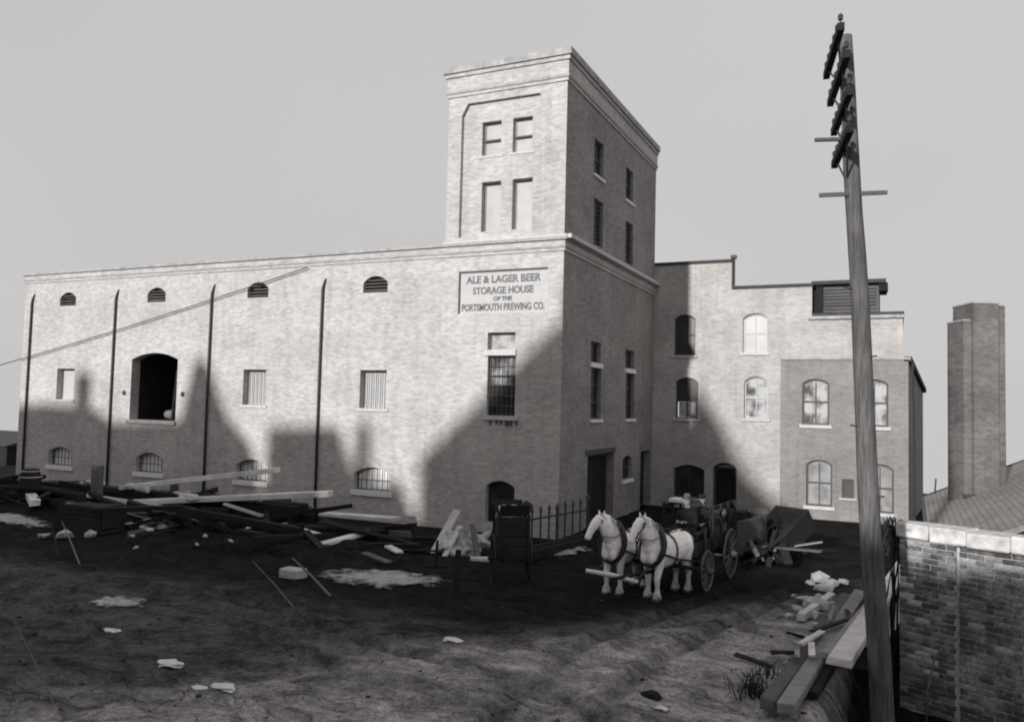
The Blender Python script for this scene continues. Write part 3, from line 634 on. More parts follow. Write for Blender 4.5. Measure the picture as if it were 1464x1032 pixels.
# limed coping stones
s = -.05; k = 0
while s < LW:
    ln = random.uniform(.62, .8); mb = wbox(MB(), s, min(s + ln - .006, LW + .02), 2.085, 2.37 + random.uniform(-.015, .02), -.40, .17)
    mb.v = [v + Vector((random.uniform(-.012, .012), random.uniform(-.02, .02), random.uniform(-.02, .02))) for v in mb.v]; o = mb.build('coping_stone', COPING, nwl, False, .03); s += ln
# ragged dark brush against the end of the wall
mb = MB()
for i in range(260):
    p = Vector((10.02 + random.gauss(0, .13), -7.9 + random.gauss(0, .15), random.uniform(1.65, 2.35))); d = Vector((random.gauss(0, .4), random.gauss(0, .4), 1)).normalized() * random.uniform(.08, .2); q = d.cross(Vector((random.random(), random.random(), .1))).normalized() * .02
    mb.quad(p - q, p + q, p + d + q * .3, p + d - q * .3)
bsh = thing('dry_bush', 'dark ragged brush growing up the end of the yard wall', 'bush', (10.02, -7.9, -.1))
tag(mb.build('twigs', BUSH, bsh), kind='stuff')
mb = MB()
for k in range(7):
    b0 = Vector((10.02 + random.gauss(0, .05), -7.9 + random.gauss(0, .05), -.6)); mb.tube([b0, b0 + Vector((random.gauss(0, .06), random.gauss(0, .06), 1.3)), b0 + Vector((random.gauss(0, .14), random.gauss(0, .14), random.uniform(2.3, 2.9)))], [.03, .02, .008], 6)
tag(mb.build('stem', W_DARK, bsh), kind='stuff')

# ------------------------------------------------------------------ low house and its big chimney beyond the wall
hs = thing('low_house', 'low shingled roof with a massive brick chimney beyond the yard wall', 'house', (13.5, 1.5, 0))
e0, e1 = Vector((10.75, -7.0, 1.55)), Vector((11.0, 5.6, 1.55)); r0, r1 = Vector((16.4, -7.0, 4.05)), Vector((16.83, 7.7, 4.05))
MB().prism([e0, e1, r1, r0], (0, 0, .12)).build('roof', SLATE, hs)
f0, f1 = Vector((22.2, -6.0, 1.55)), Vector((22.6, 9.9, 1.55))
MB().prism([r0, r1, f1, f0], (0, 0, .12)).build('roof', SLATE, hs)
mb = MB(); lo_ = Vector((0, 0, -2.2)); mb.quad(e0 + lo_, e1 + lo_, e1, e0); mb.quad(e0 + lo_, f0 + lo_, f0, r0, e0); mb.quad(e1 + lo_, f1 + lo_, f1, r1, e1); mb.quad(f0 + lo_, f1 + lo_, f1, f0)
for i in range(len(mb.v)): mb.v[i].x += .12 if mb.v[i].x < 15 else 0
mb.build('wall', W_MID, hs)
MB().beam(e1 + Vector((.0, .06, .05)), r1 + Vector((0, .06, .05)), .05, .22).build('barge_board', PAINT, hs)
MB().beam(e0 + Vector((-.04, .0, .05)), e1 + Vector((-.04, 0, .05)), .1, .14).build('gutter', PAINT, hs)
mb = MB(); cdir = Vector((.905, .42, 0)).normalized(); cn = Vector((-.42, .905, 0))
def cbox(mb, c, a0, a1, b0, b1, z0, z1):
    c = Vector(c); P = [c + cdir * a + cn * b for a, b in ((a0, b0), (a1, b0), (a1, b1), (a0, b1))]; return mb.prism([Vector((p.x, p.y, z0)) for p in P], (0, 0, z1 - z0))
c0 = (11.93, 0.98, 0)
chm = cbox(MB(), c0, .22, .93, 0, 1.1, 1.2, 7.62).build('chimney', BRICK_CHIM, hs)
cbox(MB(), c0, .935, 1.22, .18, 1.1, 1.2, 7.6).build('flue', BRICK_CHIM, chm)
cbox(MB(), c0, .0, .215, .12, 1.0, 1.2, 7.12).build('flue', BRICK_CHIM, chm)
cbox(MB(), c0, .20, .95, -.02, 1.12, 7.625, 7.67).build('cap', BAND, chm); cbox(MB(), c0, -.02, .195, .10, 1.02, 7.125, 7.17).build('cap', BAND, chm)
mb = MB(); cbox(mb, c0, -.1, 1.3, -.1, -.003, 1.95, 2.22); mb.build('flashing', PAINT, chm)
MB().tube([(11.3, 5.6, 1.6), (11.35, 5.6, 2.3)], .03, 6).build('finial', PAINT, hs)

# ------------------------------------------------------------------ far shed at the left, and the slack cable to the storehouse
fs_ = thing('far_shed', 'dark distant board shed beyond the end of the storehouse', 'shed', (-52, 15, -1.6))
MB().box(-58, -46.8, 12, 18, -3, .6).build('wall', W_DARK, fs_)
MB().prism([(-58.3, 11.7, .6), (-58.3, 18.3, .6), (-58.3, 15, 1.5)], (11.6, 0, 0)).build('roof', ROOF, fs_)
pst = thing('cable_post', 'tall post carrying the dark cable past the end of the storehouse', 'post', (-31.6, -.24, 0))
MB().tube([(-31.6, -.24, -.3), (-31.6, -.24, 5.4)], [.12, .1], 10).build('post', W_MID, pst)
p0, p1 = Vector((-31.6, -.15, 5.28)), Vector((-10.73, -.135, 9.58)); cp = []
for i in range(31):
    t = i / 30; cp.append(p0.lerp(p1, t) - Vector((0, 0, .12 * 4 * t * (1 - t))))
tag(MB().tube(cp, .022, 6).build('cable', IRON, None, True), 'slack dark cable slanting up across the sunlit brick facade', 'cable')
# ------------------------------------------------------------------ timber lying at the left
def timber(p, q, wd, ht, mat, label, group=None, name='timber', cat='timber', bevel=.012, jit=.012):
    return single(MB().beam(p, q, wd, ht, jit=jit), name, mat, label, cat, group, False, bevel)
zb = .30
for lay, n, z in ((0, 3, .26), (1, 3, .55), (2, 2, .84)):
    for r_ in range(n):
        for s0, s1 in ((-20.4, -13.9), (-13.6, -7.2)):
            y = -4.3 + .36 * r_ + .1 * lay + random.uniform(-.05, .05); dx = random.uniform(-.4, .4)
            timber((s0 + dx, y, z + .0), (s1 + dx, y + random.uniform(-.12, .12), z + random.uniform(-.02, .02)), .32, .28, W_DARK, 'dark heavy squared timber in the long low stack before the facade', 'timbers of the long stack')
timber((-15.6, -4.1, 1.02), (-8.5, -3.95, 2.06), .30, .17, W_PALE, 'pale plank pointing up steeply across the arched basement window', None, 'plank', 'plank')
timber((-16.4, -4.75, .42), (-6.1, -4.2, 1.46), .28, .18, W_PALE, 'long pale plank with dripping edge sloping over the dark timber stack', None, 'plank', 'plank')
timber((-7.3, -5.0, .5), (-5.55, -5.25, .34), .24, .07, W_PALE, 'short pale plank lying in the dark earth before the bench', None, 'plank', 'plank')
timber((-11.4, -5.4, .42), (-9.4, -5.5, .38), .22, .06, W_MID, 'grey short board lying below the long timber stack', None, 'plank', 'plank')
timber((-13.4, -5.9, .50), (-10.9, -5.5, .52), .26, .06, W_MID, 'grey board lying beside the dark tapered bin', None, 'plank', 'plank')
for x in (-9.2, -7.6): timber((x, -4.1, .0), (x, -4.1, 1.16), .25, .3, W_DARK, 'dark short upright block propping the long pale plank', 'blocks under the plank', 'prop_block', 'block')
# notched post
single(MB().prism([(-16.2, -4.95, .0), (-15.82, -4.95, .0), (-15.82, -4.95, 1.85), (-16.0, -4.95, 1.68), (-16.2, -4.95, 1.85)], (0, .22, 0)), 'notched_post', W_MID, 'upright grey post with a notched top in the timber stack', 'post')
# standing cask of staves
ck = thing('cask', 'dark upright cask with pale banded head below the corner window', 'cask', (-19.6, -4.9, gz(-19.6, -4.9)))
z0 = gz(-19.6, -4.9)
MB().tube([(-19.6, -4.9, z0 + z) for z in (0, .35, .7, 1.05, 1.3)], [.30, .36, .38, .35, .30], 14).build('staves', W_CART, ck, True)
for z, r in ((.2, .345), (1.0, .375), (1.22, .33)): MB().ring((-19.6, -4.9, z0 + z), (0, 0, 1), r, .02, 20, 5).build('hoop', W_PALE if z > .9 else IRON, ck)
# tapered bin
bn = thing('timber_bin', 'big dark tapered wooden bin standing on the earth bank', 'bin', (-13.8, -6.9, 0))
mb = MB(); mb.add([(-14.95, -7.3, -.1), (-12.55, -7.3, -.1), (-12.55, -6.1, -.1), (-14.95, -6.1, -.1), (-14.75, -7.1, .78), (-12.85, -7.1, .82), (-12.85, -6.3, .82), (-14.75, -6.3, .78)], [(0, 3, 2, 1), (4, 5, 6, 7), (0, 1, 5, 4), (1, 2, 6, 5), (2, 3, 7, 6), (3, 0, 4, 7)]); mb.build('body', W_CART, bn)
for k in range(5):
    z = .03 + k * .16; t = (z + .1) / .9; MB().box(-14.95 + .2 * t, -12.55 - .3 * t, -7.36 + .2 * t, -7.33 + .2 * t, z, z + .145).build('board', W_CART, bn)
# pale rubble
def stone(x, y, r, label, group, z=None, flat=(1.2, 1, .7), name='stone'):
    zz = gz(x, y) if z is None else z
    return single(MB().lump((x, y, zz + r * .35), r * .8, x * 3.1 + y, 1, .95, flat), name, STONES, label, 'stone', group, False)
for x, y, r, z in ((-15.1, -4.2, .24, 1.0), (-14.6, -4.15, .2, 1.0), (-14.1, -4.3, .26, 1.0), (-13.4, -4.1, .2, 1.0), (-16.6, -4.2, .22, 1.0), (-17.2, -4.2, .26, 1.0), (-17.8, -4.1, .2, 1.0), (-9.6, -3.9, .22, 1.0), (-9.1, -4.2, .2, 1.0), (-12.4, -4.0, .2, 1.0)):
    stone(x, y, r, 'pale lump of rubble on top of the long dark timber stack', 'rubble on the timber stack', z)
for x, y, r in ((-12.1, -6.6, .17), (-11.5, -6.4, .2), (-10.6, -6.7, .22), (-10.9, -7.6, .12), (-8.2, -7.3, .1), (-6.9, -7.6, .1), (-7.7, -8.1, .08), (-9.5, -8.6, .1)):
    stone(x, y, r, 'pale broken stone in the dark earth below the timbers', 'stones in the dark earth')
for x, y, r in ((-12.9, -8.3, .28), (-12.2, -8.0, .22), (-13.3, -8.7, .2)): stone(x, y, r, 'whitish stone heaped beside the leaning stakes', 'stones by the stakes')
for x, y, r in ((8.3, -2.3, .26), (8.65, -2.9, .2), (8.5, -3.6, .24), (8.25, -5.2, .24), (8.55, -5.7, .28), (8.4, -6.4, .2), (8.75, -4.9, .16), (8.15, -2.8, .15), (8.9, -2.2, .18), (8.1, -5.8, .12), (8.0, -6.6, .1), (8.6, -7.2, .13), (7.9, -4.4, .09), (8.45, -4.3, .12)): stone(x, y, r, 'white broken stone beside the long beam', 'stones beside the beams')
stone(6.7, -.4, .24, 'round pale stone beneath the tipped cart', None)
single(MB().box(-3.75, -3.15, -9.25, -8.85, gz(-3.4, -9) - .02, gz(-3.4, -9) + .22), 'stone_block', STONES, 'squared pale block by the leaning stick', 'stone block', bevel=.03)
for x, y, r, lb in ((-3.12, -14.5, .12, 'small white paper scrap beyond the pale sand'), (-.71, -15.34, .17, 'long white paper scrap on the bare dark earth'), (.55, -15.95, .1, 'crumpled white paper scrap, smaller one of the pair'), (.95, -15.8, .15, 'crumpled white paper scrap, larger one of the pair'), (2.63, -11.8, .15, 'crumpled white paper lying alone amid the yard'), (7.0, -13.4, .08, 'tiny white paper bits near the weeds')):
    single(MB().lump((x, y, gz(x, y) + .035), r, x + 9, 2, .9, (1.3, .8, .28)), 'paper_scrap', PAPER, lb, 'paper')
single(MB().lump((6.74, -13.0, gz(6.74, -13) + .04), .13, 3, 2, .8, (1.2, .8, .5)), 'mud_clod', COAT, 'dark clod of mud on the pale dusty lane', 'mud clod', smooth=True)
def stick(p, q, r, lb, mat=W_MID, name='stick', cat='stick'):
    p = Vector(p); q = Vector(q); m = p.lerp(q, .5) + Vector((0, 0, .03)); return single(MB().tube([p, m, q], [r, r * .9, r * .6], 6), name, mat, lb, cat)
stick((-9.17, -10.6, -.05), (-11.6, -9.4, .75), .022, 'thin pale stake leaning from the whitish stones')
stick((-10.6, -10.2, -.05), (-11.9, -9.5, .7), .03, 'dark stake leaning beside the thin pale stake', W_DARK)
stick((-1.24, -10.28, -.05), (-3.2, -9.4, .55), .03, 'grey stick leaning over the sand patch')
stick((-1.4, -11.4, -.03), (-3.9, -10.0, .5), .018, 'thin stick leaning parallel to the grey stick')
stick((-.85, -17.3, -.02), (-2.6, -16.8, .85), .014, 'dry weed stalk standing at the dark yard edge', W_MID)
rng = random.Random(11)
for k in range(16):
    x = rng.uniform(-13, -2.5); y = rng.uniform(-7.6, -4.9); a_ = rng.uniform(-.5, .9); ln = rng.uniform(.5, 1.7); dx, dy = math.cos(a_) * ln / 2, math.sin(a_) * ln / 2
    pale = k % 4 == 0
    timber((x - dx, y - dy, gz(x - dx, y - dy) + .05), (x + dx, y + dy, gz(x + dx, y + dy) + .08), rng.uniform(.1, .24), rng.uniform(.04, .1), W_PALE if pale else (W_MID if k % 4 == 1 else W_DARK), 'pale loose offcut lying on the dug earth' if pale else 'dull loose offcut lying on the dug earth', 'pale offcuts on the dug earth' if pale else 'dull offcuts on the dug earth', 'offcut', 'offcut')
for k in range(100):
    x = rng.uniform(-23.5, -4.2); y = rng.uniform(-5.9, -2.6) - .8 * (x > -12); a_ = rng.gauss(.1, .55); ln = rng.uniform(1.4, 4.6); dx, dy = math.cos(a_) * ln / 2, math.sin(a_) * ln / 2
    if abs(y - dy) < .5 or y + dy > -.7 or y - dy > -.7: continue
    z0 = rng.uniform(.15, .95) * (1.0 if x < -7 else .55); tilt = rng.uniform(-.3, .3)
    m_ = W_DARK if k % 12 not in (0, 3) else (W_MID if k % 12 == 0 else W_PALE)
    timber((x - dx, y - dy, max(z0 - tilt, .08)), (x + dx, y + dy, max(z0 + tilt, .1)), rng.uniform(.12, .34), rng.uniform(.06, .24), m_, {id(W_DARK): 'dark rough balk tangled in the heap before the facade', id(W_MID): 'grey rough balk tangled in the heap before the facade', id(W_PALE): 'pale raw plank tangled in the heap before the facade'}[id(m_)], {id(W_DARK): 'dark balks in the heap', id(W_MID): 'grey balks in the heap', id(W_PALE): 'pale planks in the heap'}[id(m_)], 'balk' if m_ is not W_PALE else 'plank', 'balk' if m_ is not W_PALE else 'plank', .012, .03)
# work bench
wb = thing('work_bench', 'rough bench with a pale plank top before the last basement window', 'bench', (-5.1, -4.0, 0))
MB().beam((-6.5, -4.0, .78), (-3.75, -4.0, .84), .5, .08).build('top', W_PALE, wb)
for x in (-6.2, -4.05):
    for y in (-4.2, -3.8): MB().beam((x, y, -.05), (x, y, .75), .09, .09).build('leg', W_MID, wb)
MB().box(-6.1, -4.2, -4.3, -3.7, .05, .45).build('crate', W_DARK, wb)
timber((-3.7, -3.0, .12), (-.9, -2.1, .14), .25, .12, W_DARK, 'dark baulk lying along the foot of the wall', None)

# ------------------------------------------------------------------ canvas heap, leaning boards, box cart
hp = MB()
for k, (x, y, z, r, f) in enumerate(((-1.75, -4.0, .25, .34, (1, .8, .9)), (-1.3, -4.1, .36, .40, (1, .7, 1.0)), (-.85, -4.0, .42, .33, (1, .8, .9)), (-1.5, -4.2, .1, .45, (1.4, .8, .6)), (-1.05, -4.3, .2, .3, (1.2, .7, .8)))): hp.lump((x, y, z), r, x * 5, 3, .9, f)
hp = fuse(hp, .035, 1); single(hp, 'canvas_heap', CLOTH, 'pale crumpled canvas heaped beside the box cart', 'canvas', smooth=True)
timber((-2.2, -4.35, -.02), (-1.85, -3.6, 1.2), .34, .05, W_PALE, 'wide pale board leaning against the canvas heap', None, 'board', 'board')
timber((-.6, -4.55, .02), (-1.0, -4.25, .95), .16, .05, W_MID, 'grey batten leaning over the canvas heap', None, 'board', 'board')
timber((-.75, -4.75, .05), (-.2, -4.5, .05), .3, .1, W_PALE, 'short pale block lying at the foot of the canvas heap', None, 'board', 'board')
timber((-1.6, -4.75, -.02), (-1.4, -4.2, .85), .2, .05, W_PALE, 'narrow pale board leaning against the canvas heap', None, 'board', 'board')
def wheel_parts(par, c, ax, r, spokes=12, tyre_mat=W_MID, local=True, dish=.0):
    c = Vector(c); ax = Vector(ax).normalized(); a = ax.orthogonal().normalized(); b = ax.cross(a)
    wl = MB().ring(c, ax, r - .035, .038, 36, 6, .9).build('wheel', tyre_mat, par, True, local=local)
    MB().ring(c, ax, r - .004, .014, 36, 5, 2.2).build('tyre', IRON, wl, True, local=local)
    MB().tube([c - ax * .14, c - ax * .06, c + ax * .06, c + ax * .17], [.06, .09, .09, .05], 12).build('hub', tyre_mat, wl, True, local=local)
    for k in range(spokes):
        t = 2 * math.pi * k / spokes; d = a * math.cos(t) + b * math.sin(t); MB().tube([c + d * .07, c + d * (r - .05)], [.026, .02], 6).build('spoke', tyre_mat, wl, local=local)
    return wl
ct = thing('box_cart', 'dark high sided box cart with shafts lowered and a pale load', 'cart', (1.35, -6.6, 0), math.atan2(-.25, -.97) + math.radians(-70))
ct.scale = (.74, .70, 1.0)
# local: +x along the shafts
def LB(*a): return MB().box(*a)
cb_ = LB(-.62, .62, -.48, .48, .62, .70).build('bed', W_CART, ct, local=True)
for y in (-.5, .46):
    for k in range(4): LB(-.64, .64, y, y + .04, .70 + k * .24, .70 + k * .24 + .225).build('side_board', W_CART, ct, local=True)
for x in (-.64, .6):
    for k in range(4): LB(x, x + .04, -.458, .458, .70 + k * .24, .70 + k * .24 + .225).build('end_board', W_CART, ct, local=True)
for x, y in ((-.66, -.52), (-.66, .52), (.66, -.52), (.66, .52)): LB(x - .04, x + .04, y - .04, y + .04, .55, 1.72).build('stake', W_CART, ct, local=True)
mb = MB(); zt = 1.68
for (x0, y0, x1, y1) in ((-.66, -.5, .66, -.5), (.66, -.5, .66, .5), (.66, .5, -.66, .5), (-.66, .5, -.66, -.5)):
    p, q = Vector((x0, y0, zt)), Vector((x1, y1, zt)); mid = (p + q) / 2; o_ = Vector((mid.x, mid.y, 0)).normalized() * .16 + Vector((0, 0, .28)); MB().prism([p, q, q + o_, p + o_], Vector((o_.y * .2, -o_.x * .2, .0)) + Vector((mid.x, mid.y, 0)).normalized() * -.03).build('flare_board', W_CART, ct, local=True)
ld = MB()
for k in range(9): ld.lump((random.uniform(-.4, .4), random.uniform(-.3, .3), 1.66), .27, k, 2, .5, (1, 1, .75))
fuse(ld, .05, 2).build('load', STONES, ct, True, local=True)
for y in (-.64, .64): wheel_parts(ct, (-.05, y, .58), (0, 1, 0), .58, tyre_mat=W_CART)
MB().tube([(-.05, -.66, .58), (-.05, .66, .58)], .045, 8).build('axle', IRON, ct, local=True)
for y in (-.36, .36): MB().tube([(-.6, y, .56), (.7, y, .56), (1.6, y, .80), (2.25, y * .9, 1.0)], [.045, .05, .042, .032], 8).build('shaft', W_CART, ct, True, local=True)
tr = thing('trestle', 'small low trestle under the cart shafts on the sand', 'trestle', (-.38, -7.35, 0))
MB().tube([(-.38, -7.35, .25), (-.36, -7.3, .95)], .035, 6).build('post', W_DARK, tr); MB().beam((-.66, -7.5, .30), (-.1, -7.2, .30), .07, .07).build('bar', W_DARK, tr)
for x, y in ((-.62, -7.48), (-.14, -7.22)): MB().beam((x, y, -.04), (x, y, .27), .06, .06).build('leg', W_DARK, tr)
single(MB().tube([(.9, -8.56, -.15), (.9, -8.55, .5), (.92, -8.53, 1.02)], [.085, .08, .07], 8), 'stake', W_DARK, 'thick dark stake standing before the box cart', 'stake')

# ------------------------------------------------------------------ iron picket fence by the tower corner
fn = thing('picket_fence', 'spiked dark iron picket fence running to the tower corner', 'fence', (.85, -2.2, 0))
f0, f1 = Vector((.52, -4.0, 0)), Vector((1.2, -.5, 0)); n = 9
for k in range(n):
    p = f0.lerp(f1, k / (n - 1)); h = 1.52 + random.uniform(-.03, .03) + (.15 if k in (0, n - 1) else 0); r = .045 if k in (0, 4, n - 1) else .028
    MB().tube([p + Vector((0, 0, -.1)), p + Vector((0, 0, h - .2)), p + Vector((0, 0, h - .19)), p + Vector((0, 0, h - .12)), p + Vector((0, 0, h))], [r, r, r * 1.9, r * 1.5, .004], 6).build('picket', IRON, fn)
for z in (.35, 1.12): MB().beam(f0 + Vector((0, 0, z)), f1 + Vector((0, 0, z)), .03, .05).build('rail', IRON, fn)
MB().beam(f0 + Vector((.05, -.4, .12)), f1 + Vector((.05, .2, .12)), .22, .26).build('kerb', W_DARK, fn)

# ------------------------------------------------------------------ beams by the pole
def bl_(p, q, wd, ht, mat, lb, name='beam', cat='beam'): return timber(p, q, wd, ht, mat, lb, None, name, cat, .015, .02)
bl_((8.42, -12.85, .17), (9.10, -4.6, .14), .22, .16, W_MID, 'long grey beam on the ground, outer one of the pair by the pole')
bl_((8.68, -12.98, .20), (9.36, -4.2, .18), .25, .17, W_GREY, 'long grey beam on the ground, inner one nearer the yard wall')
bl_((8.95, -11.9, .10), (9.25, -8.8, .12), .14, .12, W_DARK, 'dark short baulk wedged under the inner grey beam')
bl_((9.29, -11.4, .52), (10.42, -1.2, .62), .36, .13, W_PALE, 'bright freshly sawn plank propped up behind the telegraph pole', 'plank', 'plank')
bl_((9.08, -10.6, .36), (9.75, -5.2, .40), .2, .12, W_GREY, 'grey plank lying below the bright propped plank', 'plank', 'plank')
bl_((9.75, -8.6, .10), (10.72, -2.4, .42), .3, .07, W_PALE, 'pale board slanting beside the bright propped plank', 'board', 'board')
bl_((9.9, -7.4, .5), (10.05, -3.0, .2), .16, .08, W_GREY, 'grey batten lying across the boards behind the pole', 'batten', 'batten')
bl_((8.95, -9.6, .06), (9.95, -9.3, .06), .22, .26, W_DARK, 'dark cross baulk under the near end of the bright beam', 'baulk', 'baulk')
bl_((9.0, -4.2, -.02), (10.6, -3.9, .0), .22, .3, W_DARK, 'dark cross baulk under the far end of the bright beam', 'baulk', 'baulk')
bl_((8.3, -7.0, .10), (8.75, -4.4, .10), .16, .14, W_PALE, 'short pale batten lying between the white stones and beams', 'batten', 'batten')
bl_((8.05, -9.7, .04), (8.6, -9.35, .04), .07, .06, W_DARK, 'dark stick lying against the long grey beam', 'stick', 'stick')
bl_((7.5, -10.2, .05), (8.2, -10.55, .05), .08, .06, W_DARK, 'dark stick pointing away from the long grey beam', 'stick', 'stick')
bl_((8.15, -8.15, .04), (8.5, -8.3, .04), .09, .06, W_DARK, 'dark stub of wood beside the long grey beam', 'stick', 'stick')
single(MB().tube([(9.42, -11.2, .40), (9.62, -10.7, -.25), (9.7, -10.4, -.75)], .018, 6), 'iron_rod', IRON, 'thin iron rod hanging from the bright beam into the hole', 'rod')
rq = random.Random(33)
for k in range(7):
    x = rq.uniform(8.5, 9.3); y = rq.uniform(-11.5, -5.5); a_ = rq.gauss(1.45, .35); ln = rq.uniform(.5, 1.6); dx, dy = math.cos(a_) * ln / 2, math.sin(a_) * ln / 2; z0 = .36 + rq.uniform(0, .06)
    m_ = (W_GREY, W_DARK, W_PALE)[k % 3]; nm = ('grey', 'dark', 'pale')[k % 3]
    timber((x - dx, y - dy, z0), (x + dx, y + dy, z0 + rq.uniform(-.08, .06)), rq.uniform(.06, .12), rq.uniform(.025, .04), m_, nm + ' short lath lying on the long beams by the pole', nm + ' laths on the beams', 'lath', 'lath', .006, .015)
# weeds
def weeds(cx, cy, n, h, sx, label):
    mb = MB()
    for i in range(n):
        x, y = cx + random.gauss(0, sx), cy + random.gauss(0, sx); p = Vector((x, y, gz(x, y) - .02)); d = Vector((random.gauss(0, .35), random.gauss(0, .35), 1)).normalized(); hh = h * random.uniform(.4, 1.1); s_ = Vector((random.uniform(-1, 1), random.uniform(-1, 1), 0)).normalized() * .012
        m = p + d * hh * .6; e = p + d * hh + Vector((d.x, d.y, -.3)) * hh * .25
        mb.add([p - s_, p + s_, m + s_ * .8, m - s_ * .8, e], [(0, 1, 2, 3), (3, 2, 4)])
    return tag(mb.build('weeds', BUSH, None), label, 'weeds', kind='stuff')
weeds(8.05, -12.0, 70, .45, .16, 'dark dead weeds in front of the beam ends')
weeds(8.15, -11.0, 30, .35, .14, 'dark weeds beside the outer grey beam')
weeds(10.6, -10.6, 60, .7, .25, 'dry weeds at the foot of the yard wall')
mb = MB(); mb.tube([(10.55, -9.9, -.8), (10.58, -9.95, -.1), (10.7, -9.9, .45), (10.95, -9.85, .75)], [.02, .018, .014, .006], 6)
single(mb, 'bent_stalk', W_MID, 'bent dry stalk arching before the yard wall', 'stalk', smooth=True)
# ------------------------------------------------------------------ horses
def make_horse(label, loc, heading, head_turn=-.12, step=0.0, coat=HORSE):
    h = thing('horse', label, 'horse', loc, heading, 'team of white horses'); b = MB()
    b.tube([(-1.0, 0, 1.24), (-.9, 0, 1.25), (-.72, 0, 1.23), (-.4, 0, 1.19), (-.05, 0, 1.14), (.25, 0, 1.14), (.5, 0, 1.17), (.72, 0, 1.16), (.86, 0, 1.14), (.92, 0, 1.12)],
           [(.11, .15), (.27, .30), (.37, .39), (.37, .38), (.38, .40), (.37, .41), (.34, .43), (.31, .39), (.23, .30), (.12, .17)], 16)
    ht = head_turn
    b.tube([(.42, 0, 1.32), (.66, 0, 1.47), (.84, ht * .15, 1.68), (.97, ht * .3, 1.86), (1.04, ht * .45, 1.97)], [(.23, .38), (.21, .36), (.175, .31), (.15, .25), (.11, .16)], 14)
    b.tube([(1.0, ht * .45, 2.0), (1.08, ht * .55, 1.94), (1.17, ht * .75, 1.82), (1.26, ht * .95, 1.68), (1.335, ht * 1.1, 1.55), (1.37, ht * 1.18, 1.47), (1.37, ht * 1.2, 1.43)],
           [(.08, .08), (.115, .145), (.12, .165), (.095, .135), (.08, .10), (.078, .092), (.05, .055)], 14)
    for s in (-1, 1):
        st = step * s
        b.tube([(.60, s * .17, 1.2), (.62, s * .19, .98), (.63 + st * .4, s * .175, .75), (.65 + st, s * .165, .52), (.64 + st * .9, s * .165, .32), (.64 + st * .8, s * .165, .16), (.69 + st * .8, s * .165, .07), (.70 + st * .8, s * .165, .0)],
               [(.14, .22), (.13, .17), (.095, .11), (.075, .08), (.055, .06), (.075, .08), (.085, .095), (.095, .105)], 12)
        b.tube([(-.66, s * .17, 1.2), (-.62, s * .2, .98), (-.64, s * .19, .78), (-.80 - st * .3, s * .175, .55), (-.79 - st * .5, s * .17, .33), (-.77 - st * .6, s * .17, .16), (-.72 - st * .6, s * .17, .07), (-.71 - st * .6, s * .17, 0)],
               [(.17, .30), (.16, .24), (.12, .155), (.075, .10), (.058, .068), (.078, .085), (.088, .098), (.098, .108)], 12)
        b.tube([(1.02, ht * .5 + s * .055, 2.0), (1.03, ht * .5 + s * .075, 2.09), (1.05, ht * .5 + s * .08, 2.17)], [(.032, .045), (.03, .04), (.008, .01)], 8)
    for s in (-1, 1):
        b.lump((.56, s * .23, 1.14), .2, 1, 2, 0, (.9, .6, 1.35)); b.lump((-.68, s * .24, 1.2), .25, 1, 2, 0, (1.0, .62, 1.2)); b.lump((.86, s * .12, 1.06), .14, 1, 2, 0, (.7, .8, 1.2)); b.lump((-.58, s * .19, .92), .16, 1, 2, 0, (.9, .6, 1.1))
        b.lump((1.12, ht * .62 + s * .075, 1.80), .085, 1, 2, 0, (.9, .5, 1.1))
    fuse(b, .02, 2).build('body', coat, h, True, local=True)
    for s in (-1, 1): MB().lump((1.13, ht * .62 + s * .105, 1.87), .022, 1, 2, 0).build('eye', LEATHER, h, True, local=True)
    for s in (-1, 1): MB().lump((1.365, ht * 1.17 + s * .055, 1.50), .016, 1, 1, 0).build('nostril', LEATHER, h, True, local=True)
    for fx in (.70 + step * .8, .70 - step * .8, -.71 - step * .6, -.71 + step * .6):
        s = 1 if fx in (.70 + step * .8, -.71 - step * .6) else -1
        MB().tube([(fx + .02, s * .167, 0.0), (fx, s * .167, .075)], [.112, .1], 12).build('hoof', HOOF, h, True, local=True)
    m = MB(); rg = random.Random(5)
    crest = [Vector((1.07, ht * .55, 2.06)), Vector((.98, ht * .4, 2.09)), Vector((.86, ht * .2, 2.0)), Vector((.72, 0, 1.87)), Vector((.58, 0, 1.74)), Vector((.44, 0, 1.63))]
    for q in range(110):
        t = rg.random() * 4.99; k0 = int(t); p = crest[k0].lerp(crest[k0 + 1], t - k0); sd_ = -1 if rg.random() < .75 else 1; ln = rg.uniform(.18, .36)
        p1 = p + Vector((rg.gauss(-.03, .03), sd_ * rg.uniform(.10, .16), -ln * .35)); p2 = p1 + Vector((rg.gauss(0, .04), sd_ * rg.uniform(.02, .07), -ln * .65)); m.tube([p + Vector((0, 0, -.03)), p1, p2], [.018, .016, .004], 4)
    for q in range(14):
        p = Vector((1.05 + rg.gauss(0, .01), ht * .55 + rg.gauss(0, .03), 2.06)); m.tube([p, p + Vector((.08, rg.gauss(0, .03), -.07)), p + Vector((.12, rg.gauss(0, .03), -.22))], [.014, .012, .003], 4)
    m.build('mane', HAIR, h, True, local=True)
    m = MB()
    for q in range(60):
        o_ = Vector((rg.gauss(0, .03), rg.gauss(0, .035), 0)); m.tube([Vector((-.97, 0, 1.40)) + o_ * .4, Vector((-1.09, 0, 1.33)) + o_, Vector((-1.15, .02, 1.05)) + o_ * 1.6, Vector((-1.13, .03, .75)) + o_ * 1.8, Vector((-1.10, .03, rg.uniform(.35, .6))) + o_ * 1.5], [.016, .018, .018, .014, .004], 4)
    m.build('tail', HAIR, h, True, local=True)
